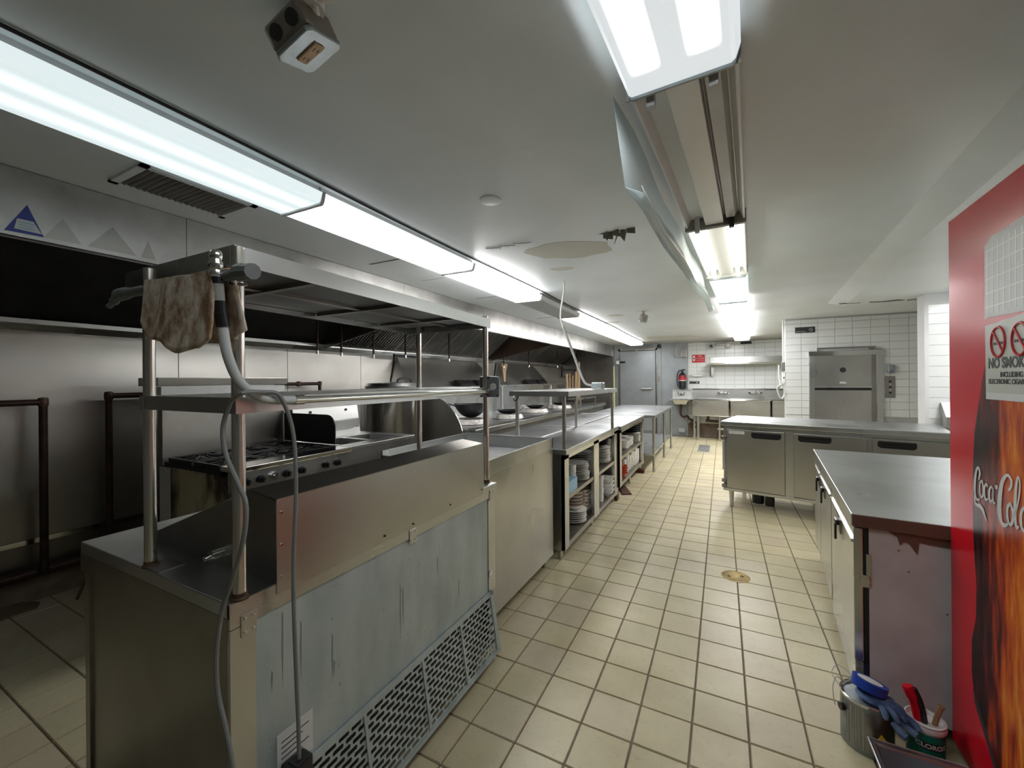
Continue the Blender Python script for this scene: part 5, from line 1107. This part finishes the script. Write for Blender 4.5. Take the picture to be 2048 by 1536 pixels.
flat('bottle_outline', [(.165, .435), (.172, .40), (.262, .315), (.345, .22), (.42, .135), (.43, .15), (.36, .235), (.28, .325), (.19, .415)], 'ink', -.0052, -.0046)
flat('paper_sheet', [(.258, 1.63), (.26, 1.85), (.30, 1.868), (.62, 1.88), (.62, 1.62)], 'paper', -.0056, -.0046)
m = MB()
for k in range(11):
    x = .275 + .03 * k; m.prism([sk((x, 1.64)), sk((x + .004, 1.64)), sk((x + .007, 1.85)), sk((x + .001, 1.85))], 'y', -.0060, -.0055)
for k in range(5): m.prism([sk((.265, 1.66 + .042 * k)), sk((.62, 1.66 + .042 * k)), sk((.62, 1.664 + .042 * k)), sk((.265, 1.664 + .042 * k))], 'y', -.0060, -.0055)
L(vm, 'tape_strips', m, 'white')
ns = flat('smoking_notice', [(.264, 1.385), (.262, 1.607), (.66, 1.63), (.66, 1.385)], plain('notice_paper', (.50, .52, .46), .35), -.0062, -.005)
flat('notice_border', [(.266, 1.385), (.66, 1.385), (.66, 1.405), (.266, 1.405)], 'paper', -.0066, -.0060, ns)
def tm(x, z, dy=-.0068): return W[vm] @ frame4((x * kk, dy, cz(z)), VX, VZ)
for cx in (.338, .448):
    rg_ = obj('ban_ring', MB(frame4((cx * kk, -.0066, cz(1.553)), VX, VZ)).tube([(.040 * math.cos(t), .046 * math.sin(t), 0) for t in [2 * PI * k / 28 for k in range(29)]], .0042, 6), 'redsign', ns, local=True)
    obj('ban_bar', MB(frame4((cx * kk, -.0066, cz(1.553)), VX, VZ)).tube([(-.027, .033, 0), (.027, -.033, 0)], .004, 6), 'redsign', ns, local=True)
    obj('cigarette', B((cx - .026) * kk, (cx + .028) * kk, -.0072, -.0064, cz(1.545), cz(1.553)), 'ink', ns, local=True)
text('lettering', 'NO SMOKING', .045, tm(.281, 1.491), 'ink', ns, 'LEFT', .0012, sx=.95)
text('lettering', 'INCLUDING', .022, tm(.348, 1.458), 'ink', ns, 'LEFT', .0004)
text('lettering', 'ELECTRONIC CIGARETTES', .021, tm(.283, 1.438), 'ink', ns, 'LEFT', .0004)
def ribbon(pts, ws_):
    """flat lettering stroke of changing width in the panel plane"""
    P = [Vector((p[0] * kk, cz(p[1]))) for p in pts]; Q = []; Wd = []
    for i in range(len(P) - 1):
        p0, p1, p2, p3 = P[max(i - 1, 0)], P[i], P[i + 1], P[min(i + 2, len(P) - 1)]
        for k in range(6):
            t = k / 6; Q.append(.5 * ((2 * p1) + (p2 - p0) * t + (2 * p0 - 5 * p1 + 4 * p2 - p3) * t * t + (3 * p1 - p0 - 3 * p2 + p3) * t ** 3)); Wd.append(ws_[i] * (1 - t) + ws_[i + 1] * t)
    Q.append(P[-1]); Wd.append(ws_[-1]); m = MB(); n = len(Q)
    for i, q in enumerate(Q):
        d = (Q[min(i + 1, n - 1)] - Q[max(i - 1, 0)]).normalized(); nn = Vector((-d.y, d.x)) * Wd[i] * .68
        for s_, y_ in ((1, -.0062), (-1, -.0062)): m.add([((q + nn * s_).x, y_, (q + nn * s_).y)], [])
    m.f = [(2 * i, 2 * i + 1, 2 * i + 3, 2 * i + 2) for i in range(n - 1)]
    return m
logo = [([(.214, 1.128), (.222, 1.150), (.214, 1.166), (.200, 1.155), (.190, 1.12), (.188, 1.085), (.196, 1.066), (.210, 1.064), (.222, 1.07)], [.004, .008, .006, .008, .011, .011, .008, .005, .003]),   # C
        ([(.190, 1.10), (.186, 1.07), (.190, 1.05), (.204, 1.046), (.22, 1.047), (.238, 1.041), (.252, 1.024), (.262, 1.012)], [.003, .006, .007, .008, .011, .012, .006, .002]),                     # swash
        ([(.232, 1.128), (.222, 1.118), (.220, 1.092), (.228, 1.078), (.240, 1.085), (.243, 1.108), (.236, 1.128), (.228, 1.126)], [.006] * 8),                                             # o
        ([(.268, 1.118), (.262, 1.126), (.252, 1.115), (.249, 1.095), (.256, 1.078), (.268, 1.080), (.276, 1.088)], [.007, .004, .007, .009, .007, .004, .003]),                                # c
        ([(.300, 1.118), (.291, 1.124), (.280, 1.110), (.279, 1.088), (.288, 1.078), (.297, 1.092), (.301, 1.120), (.299, 1.090), (.306, 1.078), (.314, 1.084)], [.006, .005, .008, .009, .006, .004, .007, .008, .005, .003]),  # a
        ([(.314, 1.128), (.328, 1.131)], [.009, .009]),
        ([(.385, 1.135), (.398, 1.150), (.398, 1.168), (.378, 1.176), (.352, 1.150), (.338, 1.10), (.336, 1.06), (.348, 1.034), (.368, 1.032), (.385, 1.045)], [.005, .009, .008, .007, .013, .018, .018, .012, .008, .004]),  # C
        ([(.392, 1.098), (.380, 1.088), (.378, 1.060), (.388, 1.042), (.402, 1.050), (.406, 1.078), (.396, 1.098), (.388, 1.096)], [.008] * 8),                                               # o
        ([(.415, 1.07), (.436, 1.13), (.440, 1.17), (.430, 1.18), (.420, 1.14), (.416, 1.08), (.422, 1.045), (.434, 1.05)], [.004, .006, .006, .006, .010, .012, .008, .004]),             # l
        ([(.468, 1.098), (.458, 1.106), (.445, 1.088), (.444, 1.060), (.454, 1.045), (.465, 1.062), (.469, 1.10), (.468, 1.06), (.476, 1.046), (.486, 1.052)], [.007, .006, .009, .01, .007, .005, .008, .009, .006, .003])]
for p_, w_ in logo: L(vm, 'logo_letter', ribbon(p_, w_), 'paper')

# ================================================================ PAINT CAN, TUB, PAN
cn = thing('paint_can', 'grey metal paint can with dribbles and a dark label on the floor', 'paint can', (.502, 2.085, 0))
CX, CYY = .502, 2.085
obj('can_body', MB().lathe([(.080, 0), (.083, .004), (.083, .182), (.085, .186)], (CX, CYY, 0), 36), 'boxgrey', cn, smooth=True)
obj('can_rim', MB().lathe([(.085, .186), (.0855, .194), (.083, .196), (.072, .190), (.070, .178), (.067, .176)], (CX, CYY, 0), 36, cap=False), 'chrome', cn, smooth=True)
obj('can_lid', MB().lathe([(.066, .176), (.069, .178)], (CX, CYY, 0), 30), 'whitecord', cn)
ang0 = math.atan2(-CYY, -CX)
def wrap(c, r, a0, a1, z0, z1, n=14, lift=.0008):
    m = MB()
    for k in range(n + 1):
        a = a0 + (a1 - a0) * k / n
        m.add([(c[0] + (r + lift) * math.cos(a), c[1] + (r + lift) * math.sin(a), z0), (c[0] + (r + lift) * math.cos(a), c[1] + (r + lift) * math.sin(a), z1)], [])
    m.f = [(2 * k, 2 * k + 2, 2 * k + 3, 2 * k + 1) for k in range(n)]; return m
lbm = obj('label', wrap((CX, CYY), .083, ang0 - .05, ang0 + 1.2, .02, .165), 'steel_dk', cn, smooth=True)
obj('label_emblem', wrap((CX, CYY), .083, ang0 + .28, ang0 + .62, .065, .095, lift=.0016), 'ink', cn)
obj('label_emblem', MB(frame4((CX + .0848 * math.cos(ang0 + .52), CYY + .0848 * math.sin(ang0 + .52), .08), Vector((-math.sin(ang0 + .52), math.cos(ang0 + .52), 0)), VZ)).prism([(-.018, 0), (0, .024), (.018, 0), (0, -.024)], 'z', 0, .001), 'yellow', cn)
text('lettering', 'Moore', .017, frame4((CX + .0862 * math.cos(ang0 + .46), CYY + .0862 * math.sin(ang0 + .46), .08), Vector((-math.sin(ang0 + .46), math.cos(ang0 + .46), 0)), VZ), 'white', cn, bend=.086)
for k, (a, z) in enumerate(((-.9, .05), (-.75, .02), (-.62, .06), (-.5, .012), (-.42, .04), (-.28, .03), (-.15, .02), (-1.1, .1))):
    obj('dribble', wrap((CX, CYY), .083, ang0 + a, ang0 + a + .04 + .02 * (k % 2), z, .17, 2), 'steel_dk' if k % 2 else 'greypipe', cn)
obj('handle_ear', MB().cyl((CX - .078, CYY - .03, .14), (CX - .092, CYY - .035, .14), .014, n=14), 'black', cn, smooth=True)
gl = thing('glove', 'blue-grey rubber-palmed work glove draped over the paint can rim', 'glove', (.51, 2.07, .19))
gp = Vector((.515, 2.065, .205))
obj('palm', MB().add([], []).lathe([(.005, -.012), (.045, -.010), (.052, 0), (.045, .012), (.005, .016)], gp, 18), 'glove', gl, smooth=True)
for k, (a, l_) in enumerate(((-.25, .095), (-.62, .10), (-.95, .095), (-1.3, .08), (.25, .075))):
    dx, dy = math.cos(a), math.sin(a)
    obj('finger', MB().tube([gp + Vector((dx * .03, dy * .03, 0)), gp + Vector((dx * l_ * .75, dy * l_ * .75, -.004)), gp + Vector((dx * l_, dy * l_, -.03))], [.011] * 8 + [.009] * 2 + [.005], 8), 'glove', gl, smooth=True)
gl2 = solo('glove', MB().tube([(.58, 2.03, .165), (.605, 2.0, .155), (.62, 1.985, .15)], .012, 8).tube([(.56, 2.0, .165), (.575, 1.975, .15), (.585, 1.965, .145)], .012, 8).tube([(.60, 2.05, .175), (.625, 2.03, .165), (.635, 2.015, .15)], .012, 8), 'glove',
     'second dark blue glove bunched below the first on the paint can', 'glove', loc=(.59, 2.0, .16), smooth=True)
tpc = Vector((.505, 2.075, .222)); TR = Matrix.Translation(tpc) @ Euler((R(-14), R(14), 0)).to_matrix().to_4x4()
tp = thing('tape_roll', 'roll of blue masking tape lying on the glove on the paint can', 'tape', tuple(tpc))
obj('tape', MB(TR).lathe([(.038, 0), (.056, 0), (.056, .034), (.038, .034), (.038, 0)], (0, 0, 0), 32, cap=False), 'blue', tp, smooth=True)
obj('core', MB(TR).lathe([(.036, .001), (.039, .001), (.039, .0345), (.0, .0345)], (0, 0, 0), 32, cap=False), 'whitecord', tp, smooth=True)
solo('string', MB().tube([(.42, 2.10, .19), (.40, 2.13, .22), (.43, 2.17, .235), (.47, 2.15, .215), (.44, 2.12, .20), (.41, 2.10, .225), (.395, 2.09, .18), (.40, 2.08, .12)], .0018, 5), 'whitecord', 'loose white string curling off the paint can', 'string', loc=(.42, 2.1, .19))
TXc, TYc = .672, 2.078
tb = thing('wipes_tub', 'round white tub with green label holding brushes beside the paint can', 'tub', (TXc, TYc, 0))
obj('tub_body', MB().lathe([(.046, 0), (.049, .003), (.054, .15), (.056, .152)], (TXc, TYc, 0), 32), 'white', tb, smooth=True)
obj('tub_rim', MB().lathe([(.056, .145), (.059, .147), (.059, .158), (.057, .160), (.058, .163), (.058, .170), (.053, .171), (.051, .165), (.050, .02)], (TXc, TYc, 0), 32, cap=False), 'white', tb, smooth=True)
an = math.atan2(-TYc, -TXc)
obj('label', wrap((TXc, TYc), .0515, an - 1.5, an + 1.5, .008, .138, 24, .0022), 'green', tb, smooth=True)
obj('label_badge', wrap((TXc, TYc), .0515, an - .25, an + .95, .085, .112, 12, .0032), 'ink', tb)
obj('label_panel', wrap((TXc, TYc), .0515, an + .0, an + .9, .012, .06, 12, .0030), 'greypipe', tb)
text('lettering', 'CLOROX', .0225, frame4((TXc + .0555 * math.cos(an + .34), TYc + .0555 * math.sin(an + .34), .0985), Vector((-math.sin(an + .34), math.cos(an + .34), 0)), VZ), 'white', tb, bend=.0555, bold=.0006)
sc_ = thing('scraper', 'red and black handled scraper standing in the white tub', 'scraper', (TXc - .02, TYc, .05))
obj('handle', MB().tube([(TXc - .012, TYc, .04), (TXc - .018, TYc + .005, .15), (TXc - .030, TYc + .01, .22), (TXc - .046, TYc + .015, .265)], [.012] * 6 + [.015] * 5 + [.019] * 4 + [.017], 10), 'red', sc_, smooth=True)
obj('grip', MB().tube([(TXc + .0, TYc - .004, .10), (TXc - .005, TYc + .0, .16), (TXc - .014, TYc + .006, .22), (TXc - .03, TYc + .012, .262)], .012, 10), 'black', sc_, smooth=True)
bh = solo('paint_brush', MB().tube([(TXc + .012, TYc - .01, .05), (TXc + .028, TYc, .16), (TXc + .048, TYc + .006, .225)], [.008] * 5 + [.009] * 5 + [.012], 8), 'wood', 'wooden brush handle leaning in the white tub', 'brush', loc=(TXc, TYc, .05), smooth=True)
pn = thing('roller_pan', 'dark grey metal pan on the floor in front of the paint can', 'pan', (.61, 1.78, 0))
x0, x1, y0, y1, zt_ = .478, .745, 1.55, 1.965, .105
m = MB().add([(x0, y0, zt_), (x1, y0, zt_), (x1, y1, zt_), (x0, y1, zt_), (x0 + .02, y0 + .02, zt_), (x1 - .02, y0 + .02, zt_), (x1 - .02, y1 - .02, zt_), (x0 + .02, y1 - .02, zt_),
    (x0 + .04, y0 + .04, .004), (x1 - .04, y0 + .04, .004), (x1 - .04, y1 - .04, .004), (x0 + .04, y1 - .04, .004)],
    [(k, (k + 1) % 4, (k + 1) % 4 + 4, k + 4) for k in range(4)] + [(k + 4, (k + 1) % 4 + 4, (k + 1) % 4 + 8, k + 8) for k in range(4)] + [(8, 9, 10, 11)])
po = obj('pan_body', m, 'wetpan', pn, bevel=.006); s_ = po.modifiers.new('s', 'SOLIDIFY'); s_.thickness = .003
obj('rim_wire', MB().tube([(x0, y0, zt_), (x1, y0, zt_), (x1, y1, zt_), (x0, y1, zt_), (x0, y0, zt_)], .005, 8, smooth=False), 'wetpan', pn, smooth=True)

# ================================================================ FLOOR FITTINGS, CEILING BOXES, VENTS
fd = thing('floor_drain', 'round brass floor drain cover in the middle of the aisle', 'drain', (.078, 3.41, 0))
obj('cover', MB().lathe([(.092, -.004), (.095, .0015), (.085, .003), (.083, .0015), (.0, .0025)], (.078, 3.41, 0), 32, cap=False), 'brass', fd, smooth=True)
for a in (.4, 3.5): obj('screw', MB().cyl((.078 + .045 * math.cos(a), 3.41 + .045 * math.sin(a), .002), (.078 + .045 * math.cos(a), 3.41 + .045 * math.sin(a), .0045), .012, n=12), 'rust', fd)
gr_ = thing('floor_grate', 'rectangular grey trench grate in the floor before the big sink', 'grate', (-.33, 9.38, 0))
obj('frame', B(-.46, -.23, 8.92, 9.86, -.004, .002), 'greypipe', gr_)
for k in range(14): obj('grate_bar', B(-.45, -.24, 8.95 + .065 * k, 8.985 + .065 * k, .002, .005), 'steel', gr_)
eb = thing('ceiling_outlet', 'grey metal outlet box hanging crooked from the ceiling near the camera', 'outlet box', (-.90, .66, 2.30))
ET = Matrix.Translation((-.905, .655, 2.30)) @ Euler((R(20), R(-16), R(2))).to_matrix().to_4x4()
obj('box', MB(ET).box(-.06, .06, -.055, .055, -.03, .03), 'steel_dk', eb, bevel=.01)
obj('cover', MB(ET).prism([(-.062, -.045), (-.05, -.058), (.05, -.058), (.062, -.045), (.062, .045), (.05, .058), (-.05, .058), (-.062, .045)], 'z', -.042, -.03), 'boxgrey', eb, bevel=.004)
obj('receptacle', MB(ET).box(-.034, .034, -.016, .016, -.047, -.042), 'palewood', eb, bevel=.003)
for a in (-.018, .018):
    for b in (-.006, .006): obj('slot', MB(ET).box(a - .006, a + .004, b - .0012, b + .0012, -.0478, -.0468), 'ink', eb)
for a in (-.028, .028): obj('knockout', MB(ET).cyl((a, -.055, 0), (a, -.058, 0), .017, n=16), 'ink', eb)
obj('ceiling_plate', MB().cyl((-.86, .64, 2.33), (-.86, .64, CZ), .035, n=16), 'white', eb, smooth=True)
obj('nipple', MB().tube([(-.87, .66, 2.33), (-.83, .64, 2.345), (-.80, .655, 2.35)], .014, 10), 'white', eb, smooth=True)
e2 = thing('ceiling_outlet', 'small dark outlet box hanging from the ceiling far off before the cooler door', 'outlet box', (-.94, 5.75, 2.26))
obj('box', MB(Matrix.Translation((-.94, 5.75, 2.28)) @ Euler((.3, .2, .5)).to_matrix().to_4x4()).box(-.05, .05, -.04, .04, -.06, .05), 'steel_dk', e2, bevel=.015)
obj('cover', MB(Matrix.Translation((-.94, 5.75, 2.28)) @ Euler((.3, .2, .5)).to_matrix().to_4x4()).box(-.035, .035, -.048, -.04, -.05, .04), 'steel', e2, bevel=.006)
obj('stem', MB().cyl((-.94, 5.75, 2.32), (-.94, 5.75, CZ), .02, n=10), 'steel_dk', e2)
vt = thing('ceiling_vent', 'slotted air vent in the ceiling left of the nearest light', 'vent', (-2.33, 1.03, CZ))
obj('backing', B(-2.43, -2.17, .84, 1.26, CZ - .003, CZ + .002), 'black', vt)
for a in range(17): obj('slat', MB().prism([(-.004, 0), (.010, -.008), (.012, -.006), (-.002, .002)], 'x', -2.43, -2.17) if False else MB(Matrix.Translation((0, .852 + a * .0245, CZ - .003))).prism([(-.003, 0), (.004, -.007), (.007, -.006), (.001, .0)], 'x', -2.43, -2.17), 'steel_dk', vt)
obj('frame', MB().box(-2.46, -2.43, .81, 1.29, CZ - .008, CZ).box(-2.17, -2.14, .81, 1.29, CZ - .008, CZ).box(-2.46, -2.14, .81, .84, CZ - .008, CZ).box(-2.46, -2.14, 1.26, 1.29, CZ - .008, CZ), 'ceil', vt)
for k, (y0_, y1_) in enumerate(((2.35, 2.95), (3.9, 4.5), (5.6, 6.2))):
    t_ = thing('ceiling_panel', ['flat access panel in the ceiling beside the second left light', 'flat access panel in the ceiling beside the unlit left light', 'farthest flat access panel beside the left lights'][k], 'access panel', (-2.28, (y0_ + y1_) / 2, CZ), 0, 'ceiling access panels')
    obj('sheet', B(-2.44, -2.10, y0_, y1_, CZ - .004, CZ), 'ceil', t_)
    obj('gap', MB().box(-2.45, -2.08, y0_ - .012, y0_ - .004, CZ - .002, CZ + .001).box(-2.45, -2.2, y1_ + .004, y1_ + .015, CZ - .002, CZ + .001), 'black', t_)
